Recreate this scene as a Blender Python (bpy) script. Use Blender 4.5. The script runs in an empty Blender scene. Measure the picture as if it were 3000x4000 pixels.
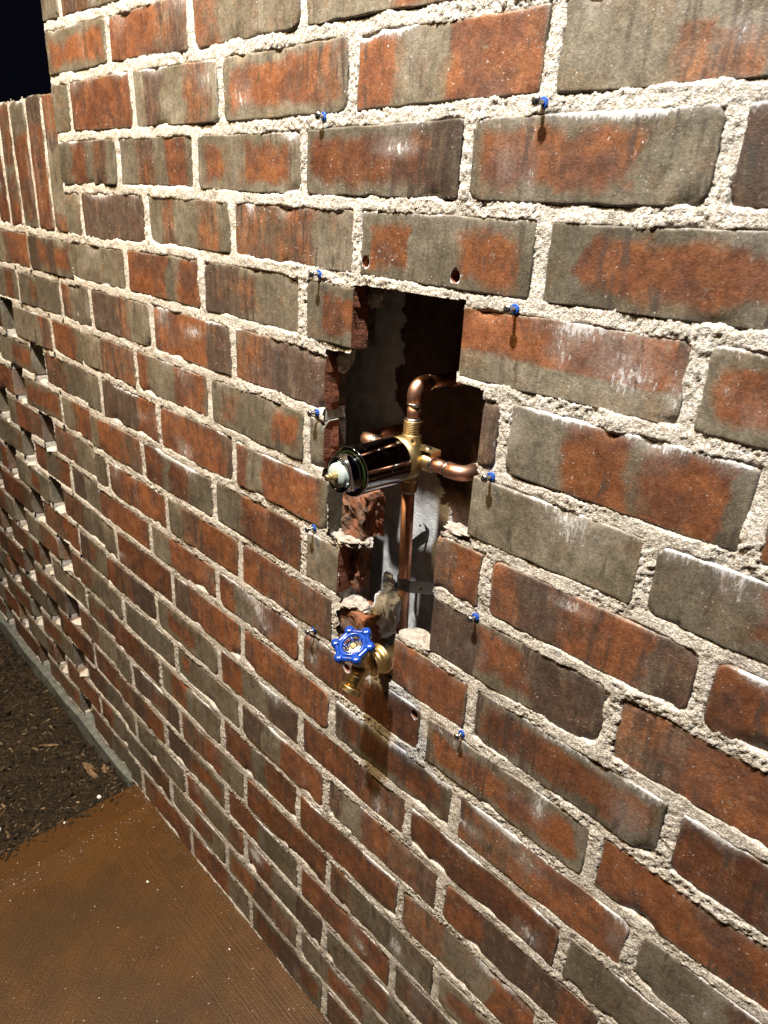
import bpy, bmesh, math, random
import numpy as np
from mathutils import Vector, Matrix

# ------------------------------------------------------------------ camera, night sky, lamps
SC = bpy.context.scene
COL = SC.collection
Z0 = 1.553           # height of the datum bed joint above the paving
P = 0.0813           # course height
def bz(k): return Z0 - k * P

cam_d = bpy.data.cameras.new('camera')
cam = bpy.data.objects.new('camera', cam_d); COL.objects.link(cam)
YAW, PIT, ROL, FPX = -0.780694607, -0.404833669, 0.0584197136, 2721.61162
_f = Vector((math.sin(YAW)*math.cos(PIT), math.cos(YAW)*math.cos(PIT), math.sin(PIT)))
_r = _f.cross(Vector((0, 0, 1))).normalized(); _u = _r.cross(_f)
_c, _s = math.cos(ROL), math.sin(ROL)
_r2 = _c*_r + _s*_u; _u2 = -_s*_r + _c*_u
_m = Matrix((_r2, _u2, -_f)).transposed().to_4x4()
_m.translation = Vector((0, -0.543739707, Z0 - 0.170967668))
cam.matrix_world = _m
cam_d.sensor_fit = 'VERTICAL'; cam_d.sensor_height = 24.0; cam_d.sensor_width = 18.0
cam_d.lens = FPX / 4000.0 * 24.0
cam_d.clip_start = 0.02; cam_d.clip_end = 500
cam_d.dof.use_dof = True; cam_d.dof.focus_distance = 0.86; cam_d.dof.aperture_fstop = 9.0
SC.camera = cam

world = bpy.data.worlds.new('World'); SC.world = world; world.use_nodes = True
bg = world.node_tree.nodes['Background']
bg.inputs[0].default_value = (0.35, 0.38, 0.75, 1); bg.inputs[1].default_value = 0.0055

def lamp(name, loc, target, energy, colour, size, spot=None, blend=1.0):
    d = bpy.data.lights.new(name, 'SPOT'); d.energy = energy; d.color = colour
    d.shadow_soft_size = size; d.spot_size = math.radians(spot); d.spot_blend = blend
    o = bpy.data.objects.new(name, d); COL.objects.link(o); o.location = loc
    o.rotation_euler = (Vector(target) - Vector(loc)).to_track_quat('-Z', 'Y').to_euler()
    return o
# the white floodlight under the eaves and an added lamp warming the lower wall
lamp('eaves_floodlight', (-0.50, -0.665, Z0 + 1.32), (-0.60, -0.05, Z0 - 0.40), 460, (1.0, 0.972, 0.935), 0.034, 140, 0.6)
lamp('added_warm_lamp', (-1.55, -1.05, Z0 + 1.35), (-1.05, -0.15, 0.25), 270, (1.0, 0.70, 0.34), 0.10, 84, 1.0)

SC.view_settings.view_transform = 'Standard'; SC.view_settings.look = 'None'
SC.view_settings.exposure = 0.0; SC.view_settings.gamma = 1.0
SC.render.engine = 'CYCLES'
SC.cycles.max_bounces = 6

# ------------------------------------------------------------------ noise helpers
def _h(i, j, s):
    v = np.sin(i*127.1 + j*311.7 + s*74.7) * 43758.5453
    return v - np.floor(v)
def vn(x, z, scale, seed=0):
    gx = np.asarray(x)/scale + 1000.0; gz = np.asarray(z)/scale + 1000.0
    i = np.floor(gx); j = np.floor(gz); fx = gx-i; fz = gz-j
    fx = fx*fx*(3-2*fx); fz = fz*fz*(3-2*fz)
    a = _h(i, j, seed)*(1-fx) + _h(i+1, j, seed)*fx
    b = _h(i, j+1, seed)*(1-fx) + _h(i+1, j+1, seed)*fx
    return (a*(1-fz) + b*fz)*2 - 1
def sstep(a, b, x):
    t = np.clip((x-a)/(b-a), 0, 1); return t*t*(3-2*t)

# ------------------------------------------------------------------ materials
def new_mat(name):
    m = bpy.data.materials.new(name); m.use_nodes = True
    nt = m.node_tree; b = nt.nodes['Principled BSDF']
    return m, nt, b
class NB:
    """tiny node builder"""
    def __init__(s, nt): s.nt = nt
    def n(s, t, **kw):
        n = s.nt.nodes.new(t)
        for k, v in kw.items(): setattr(n, k, v)
        return n
    def link(s, a, b): s.nt.links.new(a, b)
    def val(s, sock, v):
        if hasattr(v, 'links') or isinstance(v, bpy.types.NodeSocket): s.link(v, sock)
        else: sock.default_value = v
    def math(s, op, a, b=0.0, c=None, clamp=False):
        n = s.n('ShaderNodeMath', operation=op); n.use_clamp = clamp
        s.val(n.inputs[0], a); s.val(n.inputs[1], b)
        if c is not None: s.val(n.inputs[2], c)
        return n.outputs[0]
    def noise(s, vec, scale, detail=3, rough=0.55, w=None):
        n = s.n('ShaderNodeTexNoise')
        if w is not None:
            n.noise_dimensions = '4D'; s.val(n.inputs['W'], w)
        s.link(vec, n.inputs['Vector']); n.inputs['Scale'].default_value = scale
        n.inputs['Detail'].default_value = detail; n.inputs['Roughness'].default_value = rough
        return n.outputs['Fac']
    def mapping(s, vec, scale=(1, 1, 1), rot=(0, 0, 0)):
        n = s.n('ShaderNodeMapping'); s.link(vec, n.inputs['Vector'])
        n.inputs['Scale'].default_value = scale; n.inputs['Rotation'].default_value = rot
        return n.outputs[0]
    def step(s, x, a, b):
        n = s.n('ShaderNodeMapRange', interpolation_type='SMOOTHSTEP'); s.val(n.inputs[0], x)
        n.inputs[1].default_value = a; n.inputs[2].default_value = b
        return n.outputs[0]
    def mix(s, f, a, b, bt='MIX'):
        n = s.n('ShaderNodeMix', data_type='RGBA', blend_type=bt)
        s.val(n.inputs[0], f); 
        for k, v in ((6, a), (7, b)):
            if isinstance(v, tuple): n.inputs[k].default_value = (*v, 1) if len(v) == 3 else v
            else: s.link(v, n.inputs[k])
        return n.outputs[2]
    def bump(s, h, strength, dist, normal=None):
        n = s.n('ShaderNodeBump'); s.link(h, n.inputs['Height'])
        n.inputs['Strength'].default_value = strength; n.inputs['Distance'].default_value = dist
        if normal is not None: s.link(normal, n.inputs['Normal'])
        return n.outputs[0]

def brick_material(name, raw=False):
    m, nt, b = new_mat(name); B = NB(nt)
    co = B.n('ShaderNodeTexCoord').outputs['Object']
    oi = B.n('ShaderNodeObjectInfo').outputs['Random']
    w = B.math('MULTIPLY', oi, 37.0)
    att = B.n('ShaderNodeAttribute', attribute_name='tone')
    sep = B.n('ShaderNodeSeparateColor'); B.link(att.outputs['Color'], sep.inputs[0])
    tg, td, tw = sep.outputs
    n_blot = B.noise(co, 28, 4, 0.6, w)
    n_fine = B.noise(co, 160, 4, 0.65, w)
    streak = B.noise(B.mapping(co, (1, 1, 0.14)), 120, 3, 0.6, w)
    big = B.noise(co, 11, 2, 0.5, w)
    # fired orange body
    o1 = B.mix(oi, (0.190, 0.072, 0.030), (0.130, 0.050, 0.027))
    o2 = B.mix(B.step(n_blot, 0.35, 0.7), o1, (0.235, 0.094, 0.038))
    o3 = B.mix(B.step(n_fine, 0.55, 0.8), o2, (0.12, 0.050, 0.030))
    o3 = B.mix(B.math('MULTIPLY', B.step(B.noise(co, 17, 4, 0.65, w), 0.44, 0.62), 0.75), o3, (0.092, 0.050, 0.036))
    if raw:
        c = B.mix(B.step(n_fine, 0.3, 0.75), (0.30, 0.100, 0.042), (0.19, 0.058, 0.028))
        c = B.mix(B.step(B.noise(co, 420, 2, 0.5), 0.66, 0.72), c, (0.45, 0.29, 0.20))
        B.link(c, b.inputs['Base Color']); b.inputs['Roughness'].default_value = 0.95
        hh = B.math('ADD', B.noise(co, 130, 5, 0.7), B.math('MULTIPLY', B.noise(co, 500, 2), 0.4))
        B.link(B.bump(hh, 0.9, 0.006), b.inputs['Normal']); return m
    # grey flashing
    g1 = B.mix(B.step(big, 0.35, 0.65), (0.118, 0.102, 0.071), (0.182, 0.162, 0.122))
    g2 = B.mix(B.step(streak, 0.5, 0.75), g1, (0.085, 0.072, 0.052))
    g2 = B.mix(B.math('MULTIPLY', B.step(n_blot, 0.50, 0.72), 0.6), g2, (0.18, 0.115, 0.062))
    gx = B.math('ADD', tg, B.math('ADD', B.math('MULTIPLY', B.math('SUBTRACT', B.noise(co, 34, 5, 0.72, w), 0.5), 0.95),
                                  B.math('MULTIPLY', B.math('SUBTRACT', streak, 0.5), 0.35)))
    col = B.mix(B.step(gx, 0.16, 0.84), o3, g2)
    # dark manganese drips
    dx = B.math('ADD', td, B.math('ADD', B.math('MULTIPLY', B.math('SUBTRACT', streak, 0.5), 1.3),
                                  B.math('MULTIPLY', B.math('SUBTRACT', big, 0.5), 0.6)))
    col = B.mix(B.math('MULTIPLY', B.step(dx, 0.34, 0.74), 0.8), col, (0.060, 0.038, 0.030))
    # tan scuffs
    col = B.mix(B.math('MULTIPLY', B.step(B.noise(B.mapping(co, (1, 1, 0.22)), 75, 4, 0.7, w), 0.60, 0.78), 0.45), col, (0.30, 0.22, 0.14))
    # pits
    pit = B.step(B.noise(co, 330, 2, 0.5, w), 0.70, 0.76)
    col = B.mix(B.math('MULTIPLY', pit, 0.7), col, (0.05, 0.035, 0.025))
    mott = B.noise(co, 70, 6, 0.72, w)
    col = B.mix(1.0, col, B.mix(B.step(mott, 0.28, 0.72), (0.62, 0.60, 0.58), (1.22, 1.22, 1.22)), 'MULTIPLY')
    scr = B.noise(B.mapping(co, (0.25, 1, 1), (0, 0.5, 0)), 260, 2, 0.5, w)
    col = B.mix(B.math('MULTIPLY', B.step(scr, 0.70, 0.76), 0.35), col, (0.34, 0.25, 0.17))
    lum = B.math('ADD', 0.80, B.math('MULTIPLY', B.math('FRACT', B.math('MULTIPLY', oi, 13.7)), 0.5))
    cb = B.n('ShaderNodeCombineColor'); [B.link(lum, q) for q in cb.inputs[:3]]
    col = B.mix(1.0, col, cb.outputs[0], 'MULTIPLY')
    veil = B.math('MULTIPLY', B.step(B.math('ADD', B.math('MULTIPLY', tw, 0.9), B.math('MULTIPLY', B.math('SUBTRACT', B.noise(B.mapping(co, (1, 1, 0.5)), 22, 5, 0.7, w), 0.5), 1.5)), 0.05, 0.65), 0.30)
    col = B.mix(veil, col, (0.40, 0.375, 0.345))
    grit = B.noise(co, 330, 6, 0.82, w)
    col = B.mix(1.0, col, B.mix(B.step(grit, 0.36, 0.64), (0.66, 0.64, 0.62), (1.20, 1.20, 1.20)), 'MULTIPLY')
    drip = B.math('MULTIPLY', B.step(B.noise(B.mapping(co, (1, 1, 0.20)), 62, 5, 0.66, w), 0.555, 0.595), B.step(B.noise(co, 13, 3, 0.6, B.math('ADD', w, 5.0)), 0.50, 0.60))
    col = B.mix(B.math('MULTIPLY', drip, 0.72), col, (0.052, 0.041, 0.034))
    smud = B.step(B.noise(co, 48, 5, 0.75, B.math('ADD', w, 11.0)), 0.63, 0.66)
    col = B.mix(B.math('MULTIPLY', smud, 0.5), col, (0.235, 0.185, 0.130))
    # lime smears and specks
    wx = B.math('ADD', tw, B.math('ADD', B.math('MULTIPLY', B.math('SUBTRACT', B.noise(B.mapping(co, (1, 1, 0.38)), 260, 5, 0.75, w), 0.5), 2.1),
                                  B.math('MULTIPLY', B.math('SUBTRACT', n_blot, 0.5), 0.5)))
    white = B.step(wx, 0.50, 0.80)
    spk = B.math('MULTIPLY', B.step(B.noise(co, 430, 2, 0.45, w), 0.675, 0.715), B.step(n_blot, 0.42, 0.58))
    wm = B.math('MAXIMUM', B.math('MULTIPLY', white, 0.78), B.math('MULTIPLY', spk, 0.8))
    col = B.mix(wm, col, (0.56, 0.555, 0.55))
    B.link(col, b.inputs['Base Color'])
    B.link(B.math('ADD', B.math('MULTIPLY', n_fine, 0.25), B.math('ADD', 0.36, B.math('MULTIPLY', wm, 0.35))), b.inputs['Roughness'])
    b.inputs['Specular IOR Level'].default_value = 0.35
    hh = B.math('ADD', B.math('MULTIPLY', n_fine, 0.35), B.math('ADD', B.math('MULTIPLY', B.noise(co, 620, 3, 0.6, w), 0.55),
                B.math('ADD', B.math('MULTIPLY', wm, 0.25), B.math('MULTIPLY', pit, -0.6))))
    hh = B.math('ADD', hh, B.math('MULTIPLY', n_blot, 0.35))
    B.link(B.bump(hh, 0.5, 0.0017), b.inputs['Normal'])
    return m

def mortar_material(name):
    m, nt, b = new_mat(name); B = NB(nt)
    co = B.n('ShaderNodeTexCoord').outputs['Object']
    n1 = B.noise(co, 40, 3); n2 = B.noise(co, 420, 3, 0.7); n3 = B.noise(co, 700, 2, 0.6)
    c = B.mix(B.step(n1, 0.35, 0.7), (0.75, 0.70, 0.615), (0.74, 0.715, 0.675))
    c = B.mix(B.math('MULTIPLY', B.step(B.noise(co, 9, 4, 0.65), 0.50, 0.68), 0.45), c, (0.47, 0.44, 0.385))
    c = B.mix(B.step(n2, 0.38, 0.64), (0.35, 0.305, 0.24), c)
    c = B.mix(B.step(n3, 0.64, 0.70), c, (0.80, 0.77, 0.70))
    B.link(c, b.inputs['Base Color']); b.inputs['Roughness'].default_value = 0.95
    b.inputs['Specular IOR Level'].default_value = 0.2
    B.link(B.bump(B.math('ADD', n2, B.math('MULTIPLY', n3, 0.6)), 0.8, 0.0022), b.inputs['Normal'])
    return m

def simple(name, colour, rough, metal=0.0, var=0.25, scale=60, bump=0.0, bscale=300, spec=0.5, dark=None, coat=0.0):
    m, nt, b = new_mat(name); B = NB(nt)
    co = B.n('ShaderNodeTexCoord').outputs['Object']
    n1 = B.noise(co, scale, 4, 0.6)
    d = dark if dark else tuple(c*(1-var*1.6) for c in colour)
    B.link(B.mix(B.step(n1, 0.3, 0.7), d, colour), b.inputs['Base Color'])
    B.link(B.math('ADD', rough - 0.06, B.math('MULTIPLY', B.noise(co, scale*2.3, 3), 0.12)), b.inputs['Roughness'])
    b.inputs['Metallic'].default_value = metal; b.inputs['Specular IOR Level'].default_value = spec
    b.inputs['Coat Weight'].default_value = coat
    if bump: B.link(B.bump(B.noise(co, bscale, 4, 0.65), bump, 0.002), b.inputs['Normal'])
    return m

def backing_material():
    m, nt, b = new_mat('stained_backing'); B = NB(nt)
    co = B.n('ShaderNodeTexCoord').outputs['Object']; sx = B.n('ShaderNodeSeparateXYZ'); B.link(co, sx.inputs[0])
    n1 = B.noise(co, 14, 5, 0.65); n2 = B.noise(co, 60, 4, 0.6)
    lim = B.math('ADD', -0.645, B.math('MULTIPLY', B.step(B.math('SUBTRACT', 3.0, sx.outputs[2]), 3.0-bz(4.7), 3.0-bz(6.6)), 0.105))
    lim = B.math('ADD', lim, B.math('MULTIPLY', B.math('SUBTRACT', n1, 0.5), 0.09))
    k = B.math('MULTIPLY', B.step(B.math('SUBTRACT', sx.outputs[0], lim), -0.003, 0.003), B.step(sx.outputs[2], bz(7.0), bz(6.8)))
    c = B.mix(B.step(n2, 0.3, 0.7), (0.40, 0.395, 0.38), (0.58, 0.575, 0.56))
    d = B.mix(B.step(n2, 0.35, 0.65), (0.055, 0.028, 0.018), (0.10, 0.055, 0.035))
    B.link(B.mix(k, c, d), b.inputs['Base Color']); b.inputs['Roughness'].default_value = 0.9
    B.link(B.bump(B.math('SUBTRACT', B.math('ADD', n1, n2), k), 0.6, 0.004), b.inputs['Normal']); return m
M_BRICK = brick_material('flashed_brick')
M_RAW = brick_material('raw_cut_brick', True)
M_MORTAR = mortar_material('sandy_mortar')
M_LUMP = simple('mortar_lump', (0.47, 0.42, 0.36), 0.95, var=0.3, scale=120, bump=0.9, bscale=420, spec=0.1)
M_GREYCUT = simple('brick_core_grey', (0.16, 0.13, 0.105), 0.95, var=0.35, scale=90, bump=0.8, bscale=260, spec=0.1)
M_BROKEN = simple('broken_brick', (0.23, 0.088, 0.042), 0.95, var=0.3, scale=55, bump=0.9, bscale=240, spec=0.1, dark=(0.12, 0.085, 0.066))
M_BACK = simple('backing_concrete', (0.36, 0.355, 0.34), 0.85, var=0.3, scale=22, bump=0.4, bscale=120, spec=0.2)
M_BACKBR = simple('backing_block', (0.13, 0.07, 0.045), 0.95, var=0.35, scale=30, bump=0.7, bscale=150, spec=0.1)
M_COPPER = simple('copper', (0.80, 0.46, 0.33), 0.42, 1.0, var=0.3, scale=45, bump=0.06, bscale=500, dark=(0.50, 0.23, 0.135))
M_BRASS = simple('brass', (0.66, 0.50, 0.26), 0.42, 1.0, var=0.2, scale=70, bump=0.06, bscale=600, dark=(0.47, 0.33, 0.14))
M_BRASSD = simple('cast_brass', (0.50, 0.38, 0.19), 0.45, 1.0, var=0.25, scale=80, bump=0.25, bscale=520, dark=(0.36, 0.27, 0.13))
M_SOLDER = simple('solder', (0.42, 0.41, 0.38), 0.35, 1.0, var=0.2, scale=200)
M_CHROME = simple('chrome', (0.25, 0.25, 0.26), 0.045, 1.0, var=0.02, scale=50)
M_STEEL = simple('screw_steel', (0.50, 0.49, 0.48), 0.28, 1.0, var=0.15, scale=300)
M_GALV = simple('galvanised_strap', (0.17, 0.18, 0.19), 0.40, 1.0, var=0.15, scale=150)
M_DARK = simple('painted_recess_shade', (0.012, 0.012, 0.012), 0.8, var=0.1)  # near-black colour for the shade inside holes and recesses
M_BLUE = simple('blue_enamel', (0.006, 0.062, 0.40), 0.26, var=0.35, scale=130, bump=0.08, bscale=200, coat=0.6)
M_BPLUG = simple('blue_plastic', (0.012, 0.085, 0.42), 0.45, var=0.1, scale=200)
M_PLASTIC = simple('white_plastic', (0.42, 0.49, 0.46), 0.35, var=0.06, scale=80)
M_GREEN = simple('painted_green_glint', (0.022, 0.040, 0.010), 0.25, var=0.3, scale=200)  # colour of the green reflection painted on the sleeve
M_FLUFF = simple('mineral_wool', (0.78, 0.83, 0.96), 1.0, var=0.15, scale=160, bump=1.0, bscale=500, spec=0.05)
M_FOOT = simple('footing_concrete', (0.165, 0.172, 0.150), 0.9, var=0.3, scale=35, bump=0.6, bscale=180, spec=0.15)
M_PEB = simple('white_pebble', (0.72, 0.70, 0.66), 0.7, var=0.1, scale=300, bump=0.4)
M_WOOD = simple('wood_chip', (0.235, 0.150, 0.085), 0.9, var=0.4, scale=120, bump=0.8, bscale=350, spec=0.15)
M_MULCH = simple('mulch_bits', (0.105, 0.072, 0.042), 0.95, var=0.5, scale=25, bump=0.8, bscale=350, spec=0.1)

def water_drop_material():
    m, nt, b = new_mat('water'); b.inputs['Base Color'].default_value = (1, 1, 1, 1)
    b.inputs['Roughness'].default_value = 0.02; b.inputs['IOR'].default_value = 1.33
    b.inputs['Transmission Weight'].default_value = 1.0; return m
M_WATER = water_drop_material()

def paving_material():
    m, nt, b = new_mat('stained_concrete'); B = NB(nt)
    co = B.n('ShaderNodeTexCoord').outputs['Object']
    sx = B.n('ShaderNodeSeparateXYZ'); B.link(co, sx.inputs[0])
    X, Y = sx.outputs[0], sx.outputs[1]
    n1 = B.noise(co, 6, 3, 0.55); n2 = B.noise(co, 26, 4, 0.6); n3 = B.noise(co, 240, 3, 0.6)
    wob = B.math('MULTIPLY', B.math('SUBTRACT', n1, 0.5), 0.05)
    # tooled edges: a smooth border along the slab edge, broomed parallel to the wall beside the wall
    edge = B.step(B.math('ADD', X, wob), -1.318, -1.300)
    mid = B.step(B.math('ADD', X, wob), -1.255, -1.225)
    wallb = B.step(B.math('ADD', Y, wob), -0.155, -0.125)
    jit = B.math('MULTIPLY', n2, 0.0035)
    def lines(coord, f):
        ph = B.math('ADD', coord, jit)
        nn = B.n('ShaderNodeCombineXYZ'); B.link(B.math('MULTIPLY', ph, f), nn.inputs[0]); 
        B.link(B.math('MULTIPLY', B.math('SUBTRACT', n1, 0.5), 1.2), nn.inputs[1])
        return B.noise(nn.outputs[0], 1.0, 2, 0.6)
    # arc of the broom in the field
    diag = B.math('ADD', B.math('MULTIPLY', X, 0.80), B.math('MULTIPLY', Y, 0.62))
    lf = lines(diag, 240.0); lx = lines(X, 240.0); ly = lines(Y, 240.0)
    field = B.mix(mid, lx, lf)
    rel = B.mix(wallb, field, ly)
    c = B.mix(B.step(n1, 0.3, 0.7), (0.074, 0.030, 0.0042), (0.046, 0.018, 0.0030))
    c = B.mix(B.step(n2, 0.35, 0.72), c, (0.084, 0.033, 0.005))
    c = B.mix(B.math('MULTIPLY', B.step(rel, 0.40, 0.62), B.math('MULTIPLY', B.math('MULTIPLY', edge, B.step(n2, 0.3, 0.6)), 0.45)), c, (0.022, 0.011, 0.003))
    c = B.mix(B.math('MULTIPLY', B.step(n3, 0.48, 0.68), 0.55), c, (0.095, 0.044, 0.009))
    c = B.mix(B.math('MULTIPLY', B.step(B.noise(co, 4.2, 5, 0.65), 0.40, 0.62), 0.55), c, (0.030, 0.016, 0.005))
    c = B.mix(B.step(edge, 0.6, 0.2), c, (0.060, 0.024, 0.004))
    c = B.mix(B.math('MULTIPLY', B.step(B.math('ADD', n2, B.math('MULTIPLY', B.step(Y, -0.01, -0.10), -0.25)), 0.42, 0.5), 0.5), c, (0.078, 0.034, 0.008))
    B.link(c, b.inputs['Base Color'])
    B.link(B.math('ADD', 0.28, B.math('MULTIPLY', n3, 0.30)), b.inputs['Roughness'])
    b.inputs['Specular IOR Level'].default_value = 0.45
    h = B.math('ADD', B.math('MULTIPLY', B.math('MULTIPLY', rel, edge), 1.0), B.math('ADD', B.math('MULTIPLY', n3, 0.5), B.math('MULTIPLY', n2, 0.12)))
    B.link(B.bump(h, 0.55, 0.0024), b.inputs['Normal'])
    return m
M_PAVE = paving_material()
def soil_material():
    m, nt, b = new_mat('soil'); B = NB(nt)
    co = B.n('ShaderNodeTexCoord').outputs['Object']
    n1 = B.noise(co, 9, 4, 0.6); n2 = B.noise(co, 90, 5, 0.7); n3 = B.noise(co, 420, 3, 0.6)
    c = B.mix(B.step(n1, 0.35, 0.7), (0.036, 0.026, 0.015), (0.062, 0.041, 0.023))
    c = B.mix(B.step(n2, 0.40, 0.7), c, (0.020, 0.014, 0.008))
    c = B.mix(B.math('MULTIPLY', B.step(n3, 0.60, 0.72), 0.6), c, (0.16, 0.12, 0.07))
    B.link(c, b.inputs['Base Color']); b.inputs['Roughness'].default_value = 0.95
    b.inputs['Specular IOR Level'].default_value = 0.15
    B.link(B.bump(B.math('ADD', n2, B.math('MULTIPLY', n3, 0.5)), 1.0, 0.012), b.inputs['Normal'])
    return m
M_SOIL = soil_material()

# ------------------------------------------------------------------ object helpers
def tag(o, label=None, cat=None, group=None, kind=None):
    if label: o['label'] = label
    if cat: o['category'] = cat
    if group: o['group'] = group
    if kind: o['kind'] = kind
    return o
def empty(name, loc, label, cat, group=None):
    o = bpy.data.objects.new(name, None); COL.objects.link(o); o.location = loc
    o.empty_display_size = 0.02
    return tag(o, label, cat, group)
def link(name, me, mats, parent=None, smooth=None):
    o = bpy.data.objects.new(name, me); COL.objects.link(o)
    for m in (mats if isinstance(mats, (list, tuple)) else [mats]): me.materials.append(m)
    if smooth is not None:
        me.polygons.foreach_set('use_smooth', [smooth]*len(me.polygons))
    if parent is not None:
        o.parent = parent
        o.matrix_parent_inverse = Matrix.Translation(-parent.location)
    return o
def from_arrays(name, V, F, uniform=4):
    me = bpy.data.meshes.new(name)
    V = np.asarray(V, np.float32); F = np.asarray(F, np.int32)
    me.vertices.add(len(V)); me.vertices.foreach_set('co', V.ravel())
    me.loops.add(F.size); me.loops.foreach_set('vertex_index', F.ravel())
    me.polygons.add(len(F)); me.polygons.foreach_set('loop_start', np.arange(0, F.size, F.shape[1], dtype=np.int32))
    me.update(calc_edges=True); me.validate()
    return me
class MB:
    def __init__(s): s.v = []; s.f = []; s.m = []; s.sm = []
    def add(s, v, f, mi=0, smooth=True):
        o = len(s.v); s.v += [tuple(p) for p in v]
        s.f += [tuple(i+o for i in q) for q in f]; s.m += [mi]*len(f); s.sm += [smooth]*len(f); return s
    def box(s, a, b, mi=0, M=None):
        x0, y0, z0 = a; x1, y1, z1 = b
        v = [Vector(p) for p in ((x0,y0,z0),(x1,y0,z0),(x1,y1,z0),(x0,y1,z0),(x0,y0,z1),(x1,y0,z1),(x1,y1,z1),(x0,y1,z1))]
        if M is not None: v = [M @ p for p in v]
        return s.add(v, [(3,2,1,0),(4,5,6,7),(0,1,5,4),(1,2,6,5),(2,3,7,6),(3,0,4,7)], mi, False)
    def lathe(s, prof, origin, axis, n=32, mi=0, smooth=True, caps=True):
        ax = Vector(axis).normalized(); t = ax.orthogonal().normalized(); bt = ax.cross(t); O = Vector(origin)
        v = []; f = []
        for (h, r) in prof:
            for i in range(n):
                a = 2*math.pi*i/n; v.append(O + ax*h + (t*math.cos(a) + bt*math.sin(a))*r)
        for j in range(len(prof)-1):
            for i in range(n):
                k = (i+1) % n; f.append((j*n+i, j*n+k, (j+1)*n+k, (j+1)*n+i))
        if caps:
            f.append(tuple(reversed(range(n)))); f.append(tuple(range((len(prof)-1)*n, len(prof)*n)))
        return s.add(v, f, mi, smooth)
    def tube(s, path, rad, n=20, mi=0, caps=True, closed=False):
        pts = [Vector(p) for p in path]; N = len(pts); R = rad if isinstance(rad, (list, tuple)) else [rad]*N
        tang = []
        for i in range(N):
            a = pts[(i-1) % N] if (closed or i > 0) else pts[i]; b = pts[(i+1) % N] if (closed or i < N-1) else pts[i]
            tang.append((b-a).normalized())
        nrm = tang[0].orthogonal().normalized(); v = []; f = []
        for i in range(N):
            nrm = (nrm - tang[i]*nrm.dot(tang[i])).normalized(); bn = tang[i].cross(nrm)
            for k in range(n):
                a = 2*math.pi*k/n; v.append(pts[i] + (nrm*math.cos(a) + bn*math.sin(a))*R[i])
        for j in range(N if closed else N-1):
            q = (j+1) % N
            for i in range(n):
                k = (i+1) % n; f.append((j*n+i, j*n+k, q*n+k, q*n+i))
        if caps and not closed:
            f.append(tuple(reversed(range(n)))); f.append(tuple(range((N-1)*n, N*n)))
        return s.add(v, f, mi)
    def blob(s, c, r, seed=0, sub=3, amp=0.25, mi=0, freq=2.2, smooth=True):
        bm = bmesh.new(); bmesh.ops.create_icosphere(bm, subdivisions=sub, radius=1)
        v = []
        for q in bm.verts:
            d = q.co.copy()
            k = 1 + amp*(float(vn(d.x+d.z*.7, d.y-d.z*.4, 1/freq, seed)) + 0.5*float(vn(d.x-d.z, d.y+d.z*.8, .4/freq, seed+3)) + .25*float(vn(d.x-d.z, d.y+d.z*.8, .15/freq, seed+9)))
            v.append(Vector((c[0]+d.x*k*r[0], c[1]+d.y*k*r[1], c[2]+d.z*k*r[2])))
        f = [tuple(x.index for x in q.verts) for q in bm.faces]; bm.free()
        return s.add(v, f, mi, smooth)
    def build(s, name, mats, parent=None):
        me = bpy.data.meshes.new(name); me.from_pydata(s.v, [], s.f)
        me.polygons.foreach_set('material_index', s.m); me.polygons.foreach_set('use_smooth', s.sm); me.update()
        return link(name, me, mats, parent)
def arc(c, a, b, R, n=8):
    """quarter bend: from c-a*R to c+b*R"""
    c, a, b = Vector(c), Vector(a), Vector(b); o = c - a*R + b*R
    return [o + a*R*math.sin(t) - b*R*math.cos(t) for t in [math.pi/2*i/n for i in range(n+1)]]

# ------------------------------------------------------------------ wall layout
BED = {-1:[(-1.40,1.3),(-1.30,0.4),(-1.11,-5.6)],
0:[(-1.39,4.8),(-1.18,5.1),(-0.91,-0.7),(-0.79,-2.1),(-0.58,-2.3),(-0.44,-5.2)],
1:[(-1.39,1.1),(-1.09,-0.4),(-0.79,-2.5),(-0.58,-2.0),(-0.42,-0.6),(-0.21,-0.5)],
2:[(-1.39,0.4),(-1.06,3.0),(-0.79,-0.9),(-0.47,-1.1),(-0.33,-0.2),(-0.19,0.5)],
3:[(-1.23,0.1),(-1.02,4.1),(-0.85,3.8),(-0.67,1.3),(-0.50,0.5),(-0.37,0.7),(-0.24,2.4),(-0.17,3.5)],
4:[(-1.40,4.1),(-1.17,5.6),(-1.08,5.2),(-0.80,2.0),(-0.64,0.9),(-0.38,0.7),(-0.22,2.2),(-0.15,2.5)],
5:[(-1.37,-0.4),(-1.10,0.4),(-0.80,0.6),(-0.64,-1.7),(-0.35,0.0),(-0.12,-0.5)],
6:[(-1.36,4.0),(-1.17,0.8),(-0.96,3.4),(-0.80,0.4),(-0.65,-0.3),(-0.35,-1.5),(-0.11,1.4)],
7:[(-1.35,-2.3),(-1.18,-1.8),(-0.96,-4.3),(-0.81,-0.4),(-0.63,-1.0),(-0.34,-0.2),(-0.08,2.4)],
8:[(-0.81,-3.7),(-0.33,-3.4),(-0.18,-1.9),(-0.06,-0.1)],
9:[(-0.81,-2.0),(-0.67,-0.4),(-0.44,-3.8),(-0.25,-4.4),(-0.10,-2.7),(-0.04,-1.5)],
10:[(-0.82,1.5),(-0.30,-3.2),(-0.15,-3.9),(-0.02,-0.8)],
11:[(-0.82,-0.5),(-0.29,-0.8),(-0.15,1.2)],12:[(-0.82,1.2),(-0.28,4.7)],13:[(-0.82,2.5),(-0.26,5.3)]}
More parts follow.
